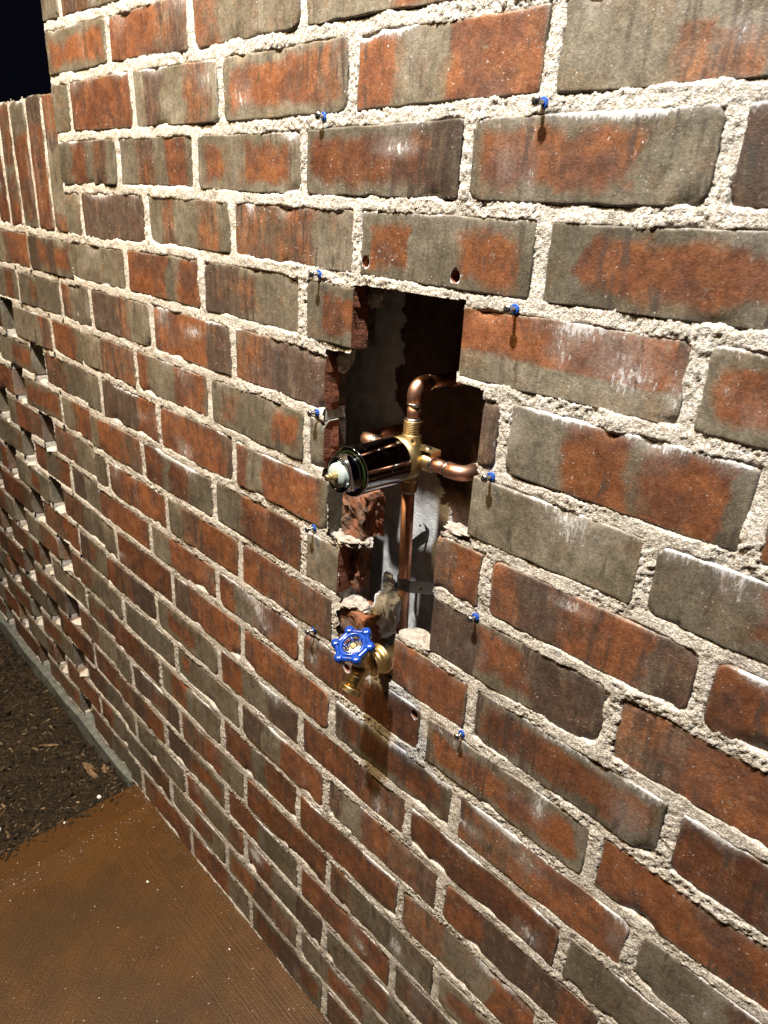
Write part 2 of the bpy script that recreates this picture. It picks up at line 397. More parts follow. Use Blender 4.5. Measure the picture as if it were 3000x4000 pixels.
def bed(k, x):
    if k in BED:
        xs = [a for a, b in BED[k]]; ds = [b*0.001 for a, b in BED[k]]
        d = np.interp(x, xs, ds)
    else: d = 0.0*np.asarray(x)
    w = 0.0016*vn(x, np.zeros_like(x)+k*0.37, 0.16, 5)
    return bz(k) + d + w
JH = 0.0067        # half a bed joint
JV = 0.0070        # half a head joint
EVEN = [-1.331, -1.095, -0.860, -0.621, -0.381, -0.143, 0.095]
ODD = [-1.171, -0.934, -0.696, -0.459, -0.217, 0.02]
HEADS = {-1:[-1.170,-0.933,-0.700,-0.462,-0.222,0.015], 0:[-1.330,-1.104,-0.867,-0.620,-0.381,-0.142,0.096],
1:[-1.169,-0.937,-0.699,-0.460,-0.225,0.01], 2:[-1.331,-1.090,-0.850,-0.605,-0.367,-0.13,0.1],
3:[-1.172,-0.935,-0.699,-0.459,-0.212,0.02], 4:[-1.335,-1.099,-0.857,-0.62,-0.382,-0.142,0.096],
5:[-1.168,-0.926,-0.689,-0.459,-0.217,0.02], 6:[-1.331,-1.098,-0.863,-0.637,-0.381,-0.148,0.09],
7:[-1.172,-0.927,-0.692,-0.459,-0.218,0.02], 8:[-1.336,-1.092,-0.856,-0.621,-0.380,-0.141,0.096],
9:[-1.168,-0.929,-0.697,-0.446,-0.205,0.03], 10:[-1.334,-1.093,-0.857,-0.622,-0.383,-0.144,0.095],
11:[-1.169,-0.935,-0.696,-0.459,-0.214,0.02], 12:[-1.334,-1.101,-0.869,-0.631,-0.390,-0.15,0.09],
13:[-1.178,-0.936,-0.700,-0.460,-0.22,0.02], 14:[-1.325,-1.102,-0.861,-0.620,-0.380,-0.142,0.096],
15:[-1.177,-0.933,-0.697,-0.463,-0.22,0.02], 16:[-1.334,-1.099,-0.870,-0.625,-0.385,-0.145,0.095],
17:[-1.176,-0.941,-0.697,-0.459,-0.22,0.02], 18:[-1.331,-1.093,-0.857,-0.620,-0.38,-0.142,0.096]}
XL = -1.402        # left corner of the pier
HOLE = {3:(-0.607,-0.445), 4:(-0.655,-0.409), 5:(-0.653,-0.411), 6:(-0.643,-0.452), 7:(-0.619,-0.449), 8:(-0.613,-0.507)}

# tone codes along the length of a brick: O orange, R dark red, B brown, G grey, D dark, T tan-grey
TONE = {'O':(0.0,0.05),'R':(0.05,0.42),'B':(0.42,0.45),'G':(1.0,0.0),'D':(0.62,0.72),'T':(0.78,0.15)}
SPEC = {(-2,0):'G1',(-2,1):'B.45G1',(-1,0):'O1!',(-1,1):'R.3O.6B1',(-1,2):'B.25T1',(-1,3):'T.6O1',
(0,0):'T1',(0,1):'R.5O1',(0,2):'G.12D.36G.62B.95G1',(0,3):'O.58R.8B1!',(0,4):'O.23T.55O1',(0,5):'G.25T.4B.7G1',
(1,0):'G.26O.5G.62B.86G1',(1,1):'G.25B.52G.66O.9G1',(1,2):'G.06O.26T.52O.9G1!',(1,3):'O.62R.8D1!',(1,4):'O.72G1!',(1,5):'D1',
(2,0):'G1',(2,1):'D1',(2,2):'G.16B.36G.62B.9G1',(2,3):'B.7T1',(2,4):'G.06O.33G.62O.95G1!',(2,5):'G.15O.8B1!',
(3,0):'G1',(3,1):'O.58G.72O1',(3,2):'D.4B.6G1!',(3,3):'G.35O1!',(3,4):'O1_',(3,5):'O1!',
(4,0):'G1',(4,1):'D.5B.7G1',(4,2):'R.3O.7D1',(4,3):'B.4D1',(4,4):'D1',(4,5):'G.28O.55T.63O.92G1',
(5,0):'T.4B1',(5,1):'O.15G.55O.95G1',(5,2):'G.12B.3G.7O1!',(5,3):'G1',(5,4):'G1',(5,5):'T.4O1!',
(6,0):'G1',(6,1):'D.68O1',(6,2):'O.6R.9D1',(6,3):'O.12G.3O.92G1',(6,4):'B.5O1',(6,5):'O.13D.4R.8D1',(6,6):'O.5R1',
(7,0):'G.2O.6B1',(7,1):'O.3G.4O.7G1',(7,2):'G.2T.36O1',(7,3):'T1',(7,4):'D.3O.6D1!',(7,5):'B.3O.7D1',
(8,0):'G1',(8,1):'R.6O1',(8,2):'G.2B.55O1',(8,3):'O.3B1',(8,4):'R1',(8,5):'R1!',(8,6):'R1',
(9,0):'O1',(9,1):'G.3O.8B1',(9,2):'O.2G.45R1',(9,3):'R1',(9,4):'R.5O1!',(9,5):'O1',
(10,0):'G1',(10,1):'O.7R1',(10,2):'D.3R1',(10,3):'R1',(10,4):'R1!',(10,5):'B.5O1',
(11,2):'O.3G.6D1',(11,3):'R.7B1',(11,4):'O1',(12,3):'D.3G.5O1',(13,2):'R.4G.6R1',(13,3):'R1',(14,3):'O.7R1',(15,3):'R1'}
SMEAR = {(1,4):[(.30,.22,.02,.22,.7),(.72,.97,.25,.09,.55)], (7,4):[(.34,.5,.02,.35,.65)], (3,5):[(.10,.55,.08,.35,.55),(.2,.3,.05,.3,.4)], (4,2):[(.12,.8,.12,.3,.5),(.27,.3,.05,.25,.45)],
(5,5):[(.28,.75,.12,.22,.6),(.05,.9,.05,.3,.5)], (3,4):[(.55,.92,.2,.12,.6),(.97,.4,.03,.5,.6),(.45,.6,.05,.2,.35)], (6,2):[(.05,.85,.2,.2,.3)], (5,4):[(.6,.85,.2,.2,.42)], (5,1):[(.7,.85,.15,.2,.45)],
(0,1):[(.1,.92,.1,.15,.6)], (-1,0):[(.4,.5,.3,.3,.36)], (-1,1):[(.12,.75,.08,.2,.5)], (8,4):[(.25,.85,.3,.12,.5)], (9,2):[(.35,.8,.25,.2,.5)], (9,3):[(.6,.85,.2,.25,.45)], (10,4):[(.4,.95,.5,.12,.55)],
(4,4):[(.9,.5,.1,.5,.5)], (4,5):[(.02,.7,.05,.4,.6)], (8,5):[(.5,.93,.4,.1,.55)], (11,3):[(.85,.4,.1,.3,.4)], (9,4):[(.15,.85,.2,.2,.5)], (10,5):[(.95,.5,.06,.4,.55)], (12,4):[(.3,.7,.15,.3,.4)]}
RNG = random.Random(11)
def rand_spec():
    s = ''; t = 0
    while True:
        t += RNG.uniform(0.15, 0.5); c = RNG.choice('OOORBBGGGTD')
        if t >= 0.86: s += c+'1'; break
        s += c+'%.2f' % t
    return s + ('!' if RNG.random() < 0.35 else '')
def parse(s):
    rim = s.endswith('!'); low = s.endswith('_'); s = s.rstrip('!_'); out = []; i = 0
    while i < len(s):
        c = s[i]; j = i+1
        while j < len(s) and (s[j].isdigit() or s[j] == '.'): j += 1
        out.append((float(s[i+1:j]), *TONE[c])); i = j
    return out, rim, low

BRICKS = []    # (x0,x1,zb,zt funcs..., corner radius, flags) for the mortar fields
def rr_sdf(x, z, x0, x1, z0, z1, rc):
    cx, cz = (x0+x1)/2, (z0+z1)/2
    qx = np.abs(x-cx) - (x1-x0)/2 + rc; qz = np.abs(z-cz) - (z1-z0)/2 + rc
    return -(np.hypot(np.maximum(qx, 0), np.maximum(qz, 0)) + np.minimum(np.maximum(qx, qz), 0) - rc)

def axis_lines(L, res, ends):
    a = [0, .0009, .002, .0036, .006, .0095]
    if L < 0.03: a = [0, .0012, .003, .006]
    lo, hi = a[-1], L - a[-1]
    n = max(1, int(round((hi-lo)/res)))
    return np.array(a[:-1] + list(np.linspace(lo, hi, n+1)) + [L - q for q in reversed(a[:-1])])

def make_brick(name, x0, x1, zb, zt, spec, parent, res, depth=0.07, y0=0.0, cutL=False, cutR=False, rc=None, re=None,
               seed=0, smear=1.0, vertical=False, split=None, smears=()):
    """zb, zt: functions of x for the bottom and top arris"""
    rng = random.Random(seed*7919+13)
    rc = rc if rc else rng.choice((0.002, 0.003, 0.004, 0.006, 0.011))
    re = re if re else rng.uniform(0.0012, 0.0026)
    u = axis_lines(x1-x0, res, None) + x0
    zmean0, zmean1 = float(np.mean(zb(u))), float(np.mean(zt(u)))
    Hh = zmean1 - zmean0
    v = axis_lines(Hh, res, None)/Hh
    X, Vv = np.meshgrid(u, v, indexing='ij')
    Zb = zb(X); Zt = zt(X); Z = Zb + (Zt-Zb)*Vv
    Zn = zmean0 + Vv*Hh
    sx0 = x0 - (0.03 if cutL else 0); sx1 = x1 + (0.03 if cutR else 0)
    d = rr_sdf(X, Zn, sx0, sx1, zmean0, zmean1, rc) + 0.0012*vn(X, Z, 0.014, seed) + 0.0007*vn(X, Z, 0.005, seed+1)
    t = np.clip(re - d, 0, re)
    y = np.where(d >= re, 0, re - np.sqrt(np.maximum(re*re - t*t, 0))) + np.where(d < 0, np.minimum(-d*3, .009), 0)
    y += 0.0006*vn(X, Z, 0.045, seed+2) + 0.00025*vn(X, Z, 0.012, seed+4)
    tx, tz, ty = rng.uniform(-.009, .009), rng.uniform(-.012, .012), rng.uniform(-.0012, .0012)
    y += ty + tx*(X-(x0+x1)/2) + tz*(Zn-(zmean0+zmean1)/2)
    for _ in range(rng.choice((1, 2, 3, 4))):      # chipped arrises
        ex = rng.choice((x0, x1)) if rng.random() < .35 else rng.uniform(x0, x1); ez = rng.choice((zmean0, zmean1)); cr = rng.uniform(.005, .014)
        dd = np.hypot((X-ex)*rng.uniform(.5, 1), Zn-ez) + .002*vn(X, Z, .006, seed+31)
        y += np.maximum(0, cr-dd)*0.5
    nu, nv = X.shape
    V = [np.stack([X.ravel(), (y+y0).ravel(), Z.ravel()], 1)]
    idx = np.arange(nu*nv).reshape(nu, nv)
    F = [(idx[i, j], idx[i+1, j], idx[i+1, j+1], idx[i, j+1]) for i in range(nu-1) for j in range(nv-1)]
    nfront = len(F)
    ring = [idx[i, 0] for i in range(nu)] + [idx[nu-1, j] for j in range(1, nv)] + [idx[i, nv-1] for i in range(nu-2, -1, -1)] + [idx[0, j] for j in range(nv-2, 0, -1)]
    side = ['b']*(nu-1) + ['r']*(nv-1) + ['t']*(nu-1) + ['l']*(nv-1)
    mats = [0]*nfront; n = nu*nv; rl = len(ring); prev = ring; R0 = V[0][ring]
    levels = [(y0+depth, 0.0)] if not split else [(y0+split*.5, 0.0), (y0+split, 0.0), (y0+split+.001, .004), (y0+depth, .004)]
    for li, (yy, inset) in enumerate(levels):
        W = R0.copy(); W[:, 1] = yy
        if split: W[:, 0] += .0012*vn(W[:, 2], W[:, 1]+yy, .012, seed+li)
        if inset:
            if cutR: W[:, 0] = np.minimum(W[:, 0], x1-inset)
            if cutL: W[:, 0] = np.maximum(W[:, 0], x0+inset)
        V.append(W); cur = list(range(n, n+rl)); n += rl
        for i in range(rl):
            j = (i+1) % rl; F.append((prev[j], prev[i], cur[i], cur[j]))
            s_ = side[i]; cut = (s_ == 'r' and cutR) or (s_ == 'l' and cutL)
            mats.append((2 if (split and li >= 2) else 1) if cut else 0)
        prev = cur
    F.append(tuple(prev)); mats.append(0)
    Vall = np.concatenate(V)
    # tone
    bands, rim, low = parse(spec)
    U = (Vall[:, 0]-x0)/(x1-x0); T = (Vall[:, 2]-zmean0)/Hh
    along = T if vertical else U
    across = U if vertical else T
    g = np.zeros(len(U)); dk = np.zeros(len(U)); a = along + .03*vn(Vall[:, 0]*.2 if not vertical else Vall[:, 2]*.2, Vall[:, 2] if not vertical else Vall[:, 0], .018, seed) + .012*vn(Vall[:, 0], Vall[:, 2], .007, seed+3)
    lo = -1; pg = pd = None
    for hi, bg_, bd_ in bands:
        if pg is None: g[:] = bg_; dk[:] = bd_
        else:
            wd = rng.choice((.012, .025, .05, .09)); k = sstep(-wd, wd, a-lo); g = g*(1-k) + bg_*k; dk = dk*(1-k) + bd_*k
        lo = hi; pg, pd = bg_, bd_
    ed = np.minimum(np.minimum(Vall[:, 0]-x0 + (9 if cutL else 0), x1-Vall[:, 0] + (9 if cutR else 0)), np.minimum(Vall[:, 2]-zmean0, zmean1-Vall[:, 2]))
    if rim: g = np.maximum(g, 0.95*(1-sstep(.000, .027, ed + .006*vn(Vall[:, 0], Vall[:, 2], .022, seed+8) + .004*vn(Vall[:, 0], Vall[:, 2], .008, seed+9))))
    else: g = np.maximum(g, 0.55*(1-sstep(.001, .006, ed)))
    if low: g = np.maximum(g, 1-sstep(.36, .44, T)); 
    if spec == 'G.25T.4B.7G1': g = np.where((T > .55), 1, g)
    wv = smear*((0.18+1.1*rng.random()**1.6)*np.exp(-(zmean1-Vall[:, 2])/.0060)*(0.55+0.75*vn(U*.2, T*0, .03, seed+20)) )
    wv += 0.15*np.exp(-np.maximum(ed, 0)/.003)
    for _ in range(rng.choice((0, 0, 1, 1, 2))):
        bx, bzz = rng.uniform(0, 1), rng.uniform(.2, 1.05); sx, sz = rng.uniform(.04, .16), rng.uniform(.1, .4)
        wv += smear*rng.uniform(.2, .5)*np.exp(-((U-bx)/sx)**2 - ((T-bzz)/sz)**2)
    for (bx, bzz, sx, sz, am) in smears: wv += .8*am*np.exp(-((U-bx)/sx)**2 - ((T-bzz)/sz)**2)
    me = bpy.data.meshes.new(name)
    cen = np.array([(x0+x1)/2, y0, (zmean0+zmean1)/2])
    me.from_pydata((Vall-cen).tolist(), [], [tuple(int(q) for q in f) for f in F])
    me.polygons.foreach_set('material_index', mats)
    me.polygons.foreach_set('use_smooth', [True]*nfront + [False]*(len(F)-nfront))
    ca = me.color_attributes.new('tone', 'FLOAT_COLOR', 'POINT')
    ca.data.foreach_set('color', np.stack([g, dk, np.clip(wv, 0, 1.2), np.ones(len(g))], 1).astype(np.float32).ravel())
    me.update()
    o = link(name, me, [M_BRICK, M_RAW, M_GREYCUT], parent)
    o.location = cen
    return o, dict(x0=sx0 if False else x0, x1=x1, z0=zb, z1=zt, rc=rc, seed=seed)

# ------------------------------------------------------------------ mortar sheet over a region
def mortar_sheet(regions, blist, keep, y0, seed):
    Vs = []; Fs = []; off = 0
    for (xa, xb, za, zb_, st) in regions:
        nx = int(round((xb-xa)/st)); nz = int(round((zb_-za)/st))
        xs = np.linspace(xa, xb, nx+1); zs = np.linspace(za, zb_, nz+1)
        D = np.full((nx+1, nz+1), -1.0)
        for b in blist:
            if b['x1'] < xa-.02 or b['x0'] > xb+.02: continue
            zt = float(np.max(b['z1'](np.array([b['x0'], b['x1']])))); z0 = float(np.min(b['z0'](np.array([b['x0'], b['x1']]))))
            i0, i1 = np.searchsorted(xs, b['x0']-.012), np.searchsorted(xs, b['x1']+.012)
            j0, j1 = np.searchsorted(zs, z0-.012), np.searchsorted(zs, zt+.012)
            if i1 <= i0 or j1 <= j0: continue
            X, Z = np.meshgrid(xs[i0:i1], zs[j0:j1], indexing='ij')
            zl, zh = b['z0'](X), b['z1'](X); hm = float(np.mean(zh-zl))
            Zn = (Z-zl)/(zh-zl)*hm
            d = rr_sdf(X, Zn, b['x0'], b['x1'], 0, hm, b['rc'])
            D[i0:i1, j0:j1] = np.maximum(D[i0:i1, j0:j1], d)
        X, Z = np.meshgrid(xs, zs, indexing='ij')
        jit = st*.28
        rr = np.random.RandomState(seed)
        grain = rr.rand(*X.shape)
        y = y0 + 0.0003 - 0.0016*vn(X, Z, .03, seed) - 0.0007*vn(X, Z, .0085, seed+1) - (.35+.65*sstep(-.5, .5, vn(X, Z, .05, seed+21)))*(.0010*vn(X, Z, .0036, seed+2) + 0.0020*(grain-.5))
        D = D - (.0008 + .0022*vn(X, Z, .024, seed+14) + .0009*vn(X, Z, .006, seed+15))
        y += np.where(D > 0, D*1.05, 0) + np.where(D > -.002, (D+.002)*.3, 0)
        y = np.maximum(y, y0-.0048)
        Xj = X + jit*(rr.rand(*X.shape)-.5); Zj = Z + jit*(rr.rand(*X.shape)-.5)
        ok = (D < .0052) & keep(X, Z)
        fm = ok[:-1, :-1] & ok[1:, :-1] & ok[1:, 1:] & ok[:-1, 1:]
        idx = np.arange(X.size).reshape(X.shape)
        F = np.stack([idx[:-1, :-1][fm], idx[1:, :-1][fm], idx[1:, 1:][fm], idx[:-1, 1:][fm]], 1)
        used = np.unique(F); rem = np.full(X.size, -1); rem[used] = np.arange(len(used))
        V = np.stack([Xj.ravel(), y.ravel(), Zj.ravel()], 1)[used]
        Vs.append(V); Fs.append(rem[F]+off); off += len(V)
    return np.concatenate(Vs), np.concatenate(Fs)

# ================================================================== THE MAIN WALL (corner pier with the opening)
wall = empty('brick_wall', (XL, 0, 0), 'tall brick wall with a jagged opening cut through it and sandy mortar joints', 'wall')
NEAR = -0.82
KTOP, KBOT = -4, 18
main_b = []
for k in range(KTOP, KBOT+1):
    heads = HEADS.get(k, EVEN if k % 2 == 0 else ODD)
    edges = [XL] + heads
    for i in range(len(edges)-1):
        xa = edges[i] + (JV if i else 0); xb = edges[i+1] - JV
        spec = SPEC.get((k, i)) or rand_spec()
        if i == 0 and k % 2 == 0: spec = RNG.choice(['G1', 'G1', 'T1'])
        pieces = [(xa, xb, False, False)]
        if k in HOLE:
            L, R = HOLE[k]; pieces = []
            if xb <= L or xa >= R: pieces = [(xa, xb, False, False)]
            else:
                if xa < L-.012: pieces.append((xa, L, False, True))
                if xb > R+.012: pieces.append((R, xb, True, False))
        for (pa, pb, cl, cr) in pieces:
            zb = (lambda x, k=k: bed(k+1, x)+JH) if k < KBOT else (lambda x, k=k: bed(k+1, x)*0 + 0.004)
            zt = lambda x, k=k: bed(k, x)-JH
            corner = (i == 0)
            dep = 0.226 if (corner and k % 2 == 0) else 0.07
            split = None
            if cl or cr: dep = 0.040; split = 0.024
            near = pb > NEAR
            sm = 1.35 if pb > -1.15 else 0.8
            o, rec = make_brick('brick', pa, pb, zb, zt, spec, wall, 0.0065 if near else 0.012, dep, 0.0, cl, cr,
                                seed=(k+9)*31+i*7+(3 if cl else 0), smear=sm, split=split, smears=SMEAR.get((k, i), ()))
            main_b.append(rec); rec['obj'] = o; rec['k'] = k; rec['cl'] = cl; rec['cr'] = cr

def hole_mask(X, Z):
    """True where the opening is"""
    c = (Z0 - Z)/P + 0.03*vn(X, Z, .02, 77)
    k = np.floor(c)
    inside = np.zeros(X.shape, bool)
    rag = .004*vn(X, Z, .012, 71) + .002*vn(X, Z, .004, 72)
    for kk, (L, R) in HOLE.items():
        inside |= (c > kk+.03 if kk == 3 else c > kk+.0) & (c <= kk+1.0) & (X > L+rag-.001) & (X < R+rag+.001)
    # joints keep mortar where a brick stands above or below
    inside &= ~((c > 8.92))
    return inside
fineR = [(NEAR, 0.06, 0.40, Z0+.26, .0017), (NEAR, 0.06, 0.0, 0.40, .0034), (XL+.002, NEAR, 0.0, Z0+.26, .0025)]
Vm, Fm = mortar_sheet(fineR, main_b, lambda X, Z: ~hole_mask(X, Z), 0.0, 3)
Vm[:, 0] -= XL
me = from_arrays('mortar', Vm, Fm)
mo = link('mortar', me, M_MORTAR, None, True); mo.parent = wall; mo['kind'] = 'stuff'
# mortar bodies between the bricks (seen in the opening and at the corner)
mb = MB()
for k in range(KTOP+1, KBOT+1):
    segs = [(XL+.004, 0.09)]
    hk = [HOLE[q] for q in (k-1, k) if q in HOLE]
    if hk:
        L = max(h[0] for h in hk) if len(hk) == 2 else hk[0][0]; R = min(h[1] for h in hk) if len(hk) == 2 else hk[0][1]
        if k == 3: segs = [(XL+.004, -.609), (-.443, .09)]
        elif len(hk) == 1: segs = [(XL+.004, .09)]
        else:
            L = min(h[0] for h in hk)-.002; R = max(h[1] for h in hk)+.002
            segs = [(XL+.004, L), (R, .09)]
    for (a, b) in segs:
        n = max(2, int((b-a)/.05))
        for q in range(n):
            xa, xb = a+(b-a)*q/n, a+(b-a)*(q+1)/n; zc = float(bed(k, np.array([(xa+xb)/2]))[0])
            mb.box((xa, .0065, zc-JH-.0015), (xb, .038 if hk else .069, zc+JH+.0015))
core = mb.build('mortar_core', M_LUMP, wall)

# drilled anchor holes
def drill(x, z, r, objs):
    bm = bmesh.new(); bmesh.ops.create_cone(bm, cap_ends=True, segments=20, radius1=r, radius2=r, depth=.10)
    bmesh.ops.rotate(bm, verts=bm.verts, cent=(0, 0, 0), matrix=Matrix.Rotation(math.pi/2, 3, 'X'))
    bmesh.ops.translate(bm, verts=bm.verts, vec=(x, -.015, z))
    mc = bpy.data.meshes.new('drill'); bm.to_mesh(mc); bm.free(); mc.materials.append(M_RAW)
    cut = bpy.data.objects.new('drill', mc); COL.objects.link(cut)
    bpy.context.view_layer.update()
    for o in objs:
        md = o.modifiers.new('b', 'BOOLEAN'); md.operation = 'DIFFERENCE'; md.object = cut; md.solver = 'EXACT'; md.material_mode = 'TRANSFER'
        dg = bpy.context.evaluated_depsgraph_get(); nm = bpy.data.meshes.new_from_object(o.evaluated_get(dg))
        o.modifiers.clear()
        if len(nm.polygons) > 50: o.data = nm
    bpy.data.objects.remove(cut)
def brick_at(x, z):
    return [b['obj'] for b in main_b if b['x0'] < x < b['x1'] and b['z0'](np.array([x]))[0] < z < b['z1'](np.array([x]))[0]]
DRILLS = [(-0.589, Z0-2.715*P, .0060), (-0.460, Z0-2.750*P, .0062), (-0.4624, Z0-9.25*P, .0060), (-0.5928, Z0-9.27*P, .0058)]

# stubs of broken brick left inside the opening
def stub(x0, x1, z0, z1, ya, yb, seed):
    m = MB(); n = 9
    g = []
    bm = bmesh.new(); bmesh.ops.create_cube(bm, size=1)
    bmesh.ops.subdivide_edges(bm, edges=bm.edges[:], cuts=9, use_grid_fill=True)
    v = []
    for q in bm.verts:
        x = x0+(x1-x0)*(q.co.x+.5); y = ya+(yb-ya)*(q.co.y+.5); z = z0+(z1-z0)*(q.co.z+.5)
        a = .0035
        v.append((x+a*float(vn(y, z, .008, seed))+.002*float(vn(y, z, .003, seed+6)), y+a*float(vn(x, z, .009, seed+1))+.002*float(vn(x, z, .003, seed+5)), z+a*1.3*float(vn(x, y, .01, seed+2))))
    f = [tuple(p.index for p in q.verts) for q in bm.faces]; bm.free()
    m.add(v, f, 0, False)
    return m.build('brick_stub', M_BROKEN, wall)
def bzc(k): return Z0-k*P
stub(-.628, -.588, bzc(7)+.008, bzc(6)-.012, .014, .05, 4)
stub(-.612, -.566, bzc(9)+.006, bzc(8)-.016, .004, .045, 9)
stub(-.619, -.602, bzc(8)+.007, bzc(7)-.010, .022, .045, 14)
def lump(c, r, seed, amp=.45):
    return MB().blob(c, r, seed, 3, amp, 0, 1.6, False).build('mortar_lump', M_LUMP, wall)
lump((-.617, .014, bzc(7)+.002), (.024, .016, .0065), 1)
lump((-.594, .024, bzc(7)+.004), (.013, .011, .007), 2)
lump((-.600, .016, bzc(8)-.010), (.017, .015, .008), 3)
lump((-.578, .026, bzc(8)-.013), (.012, .012, .0055), 4)
lump((-.642, .022, bzc(4)-.010), (.010, .014, .016), 5)
lump((-.462, .022, bzc(8)-.004), (.012, .012, .009), 7)
lump((-.452, .008, bzc(8)+.000), (.009, .009, .006), 8)
lump((-.432, .010, bzc(6)+.002), (.020, .010, .0045), 9)
lump((-.492, .022, bzc(8)-.0085), (.020, .017, .003), 10, .3)
lump((-.600, .030, bzc(3)-.012), (.008, .010, .014), 12)
lump((-.545, .014, bzc(9)+.001), (.040, .014, .006), 13)

# backing behind the cavity
mbk = MB(); YB = .120
Lx, Rx, zb0, zt0 = -.86, -.10, bzc(11.5), bzc(1)
xs = np.linspace(Lx, Rx, 77); zs = np.linspace(zb0, zt0, 87)
Xg, Zg = np.meshgrid(xs, zs, indexing='ij')
ygr = YB + .0015*vn(Xg, Zg, .05, 3) + .0008*vn(Xg, Zg, .02, 4)
V = np.stack([Xg.ravel(), ygr.ravel(), Zg.ravel()], 1); idx = np.arange(Xg.size).reshape(Xg.shape)
F = [(int(idx[i, j]), int(idx[i+1, j]), int(idx[i+1, j+1]), int(idx[i, j+1])) for i in range(76) for j in range(86)]
mbk.add(V.tolist(), F, 0, True)
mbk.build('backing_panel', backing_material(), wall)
m2 = MB(); m2.box((XL+.08, YB+.030, 0.0), (.10, YB+.10, bzc(KTOP)+.0))
m2.box((XL+.08, .071, bzc(KTOP)-.02), (.10, YB+.03, bzc(KTOP)))
m2.build('backing_wall', M_BACKBR, wall)
for (x, z, r) in DRILLS: drill(x, z, r, brick_at(x, z))

# ================================================================== THE PIERCED SCREEN WALL ON THE LEFT
YS = 0.005
screen = empty('pierced_screen_wall', (-1.41, YS, 0), 'lower pierced brick screen wall with open gaps and soldier course on top', 'wall')
scr_b = []; XE = -2.80
XR = XL - .0005
def srow(k):
    if k in (3, 4):
        j = [-1.635, -1.872, -2.108, -2.345, -2.58, XE] if k == 3 else [-1.489, -1.730, -1.966, -2.203, -2.44, -2.676]
        e = [XR] + j; return [(e[i+1]+.006, e[i]-(.006 if i else 0)) for i in range(len(j))]
    if k % 2 == 0:
        out = [(-1.632, XR)]; x = -1.718
        while x > XE: out.append((x-.227, x)); x -= .315
    else:
        out = [(-1.556, XR), (-1.790, -1.569)]; x = -1.876
        while x > XE: out.append((x-.227, x)); x -= .315
    return out
for k in range(3, 19):
    for i, (xa, xb) in enumerate(srow(k)):
        jx = RNG.uniform(-.004, .004) if i > 1 else 0
        zb = (lambda x, k=k: bz(k+1)+JH + .0012*vn(x, x*0+k, .1, 8)); zt = lambda x, k=k: bz(k)-JH + .0012*vn(x, x*0+k, .1, 9)
        yo = YS + RNG.uniform(-.002, .002)
        o, rec = make_brick('brick', xa+jx, xb+(jx if i > 1 else 0), zb, zt, rand_spec() if i or k % 2 else 'B.5T1', screen, 0.013, 0.07, yo, seed=900+k*23+i, smear=.5)
        rec['k'] = k; scr_b.append(rec)
# soldiers
sx = [-1.396, -1.473, -1.554, -1.641, -1.717, -1.797, -1.879, -1.96, -2.042, -2.123]
SS = ['B.15G.6D.68B1', 'O.45R.8D1', 'T.1B.4R.74G1', 'O.15B.45G.5B1', 'R.5B1', 'B.3G.6O1', 'O1', 'G.4B1', 'R1']
for i in range(len(sx)-1):
    zt = bz(.12) + RNG.uniform(-.004, .004)
    o, rec = make_brick('soldier_brick', sx[i+1]+.0068, sx[i]-.0068, lambda x: bz(3)+JH+x*0, lambda x, zt=zt: zt + x*0, SS[i], screen, .010, .07, YS+RNG.uniform(-.002, .002), rc=.006, re=.003, seed=1500+i, vertical=True, smear=1.3)
    rec['k'] = 2; scr_b.append(rec)
def keep_screen(X, Z):
    c = (Z0-Z)/P
    kn = np.floor(c+.5).astype(int)     # nearest bed
    ok = np.zeros(X.shape, bool)
    rag = .006*vn(X, Z, .012, 41)
    sol = (c < 3.03) & (c > .14 + .05*vn(X, Z, .02, 44))
    ok |= sol
    for k in range(3, 20):
        nb = (np.abs(c-k) < .16)
        if not nb.any(): continue
        up = np.zeros(X.shape, bool); lo = np.zeros(X.shape, bool)
        for (a, b) in (srow(k-1) if k > 3 else [(XE, XR)]): up |= (X > a-.004+rag) & (X < b+.004+rag)
        for (a, b) in (srow(k) if k < 19 else [(XE, XR)]): lo |= (X > a-.004+rag) & (X < b+.004+rag)
        ok |= nb & up & lo
    for k in range(3, 19):
        row = srow(k)
        inr = (c > k+.05) & (c < k+.95)
        lim = row[1][0] if (k in (3, 4) or k % 2) else row[0][0]
        if k in (3, 4): lim = XE
        ok |= inr & (X > lim)
    return ok & (X < XR)
Vm, Fm = mortar_sheet([(-2.60, XR, 0.008, bz(.1), .003)], scr_b, keep_screen, YS, 8)
Vm[:, 0] -= -1.41; Vm[:, 1] -= YS
mo = link('mortar', from_arrays('mortar', Vm, Fm), M_MORTAR, None, True); mo.parent = screen; mo['kind'] = 'stuff'
mb = MB(); rr = random.Random(5)
for k in range(3, 20):
    up = srow(k-1) if k > 3 else [(XE, XR)]; lo = srow(k) if k < 19 else [(XE, XR)]
    for (a, b) in up:
        for (c, d) in lo:
            l, r = max(a, c), min(b, d)
            if r-l > .01:
                n = max(1, int((r-l)/.012)); 
                for q in range(n):
                    ex0 = -rr.uniform(0, .010) if q == 0 else 0; ex1 = rr.uniform(-.002, .012) if q == n-1 else 0
                    mb.box((l+(r-l)*q/n+ex0, YS+.0065+rr.uniform(-.001, .003), bz(k)-JH-.001), (l+(r-l)*(q+1)/n+ex1, YS+.062, bz(k)+JH+.001-rr.uniform(0, .004)))
for k in range(3, 19):
    row = srow(k)
    for i in range(len(row)-1):
        if row[i][0]-row[i+1][1] < .03: mb.box((row[i+1][1]-.001, YS+.007, bz(k+1)+JH), (row[i][0]+.001, YS+.065, bz(k)-JH))
for i in range(1, len(sx)-1): mb.box((sx[i]-.006, YS+.007, bz(3)), (sx[i]+.006, YS+.065, bz(.2)))
mb.build('mortar_bed', M_MORTAR, screen)
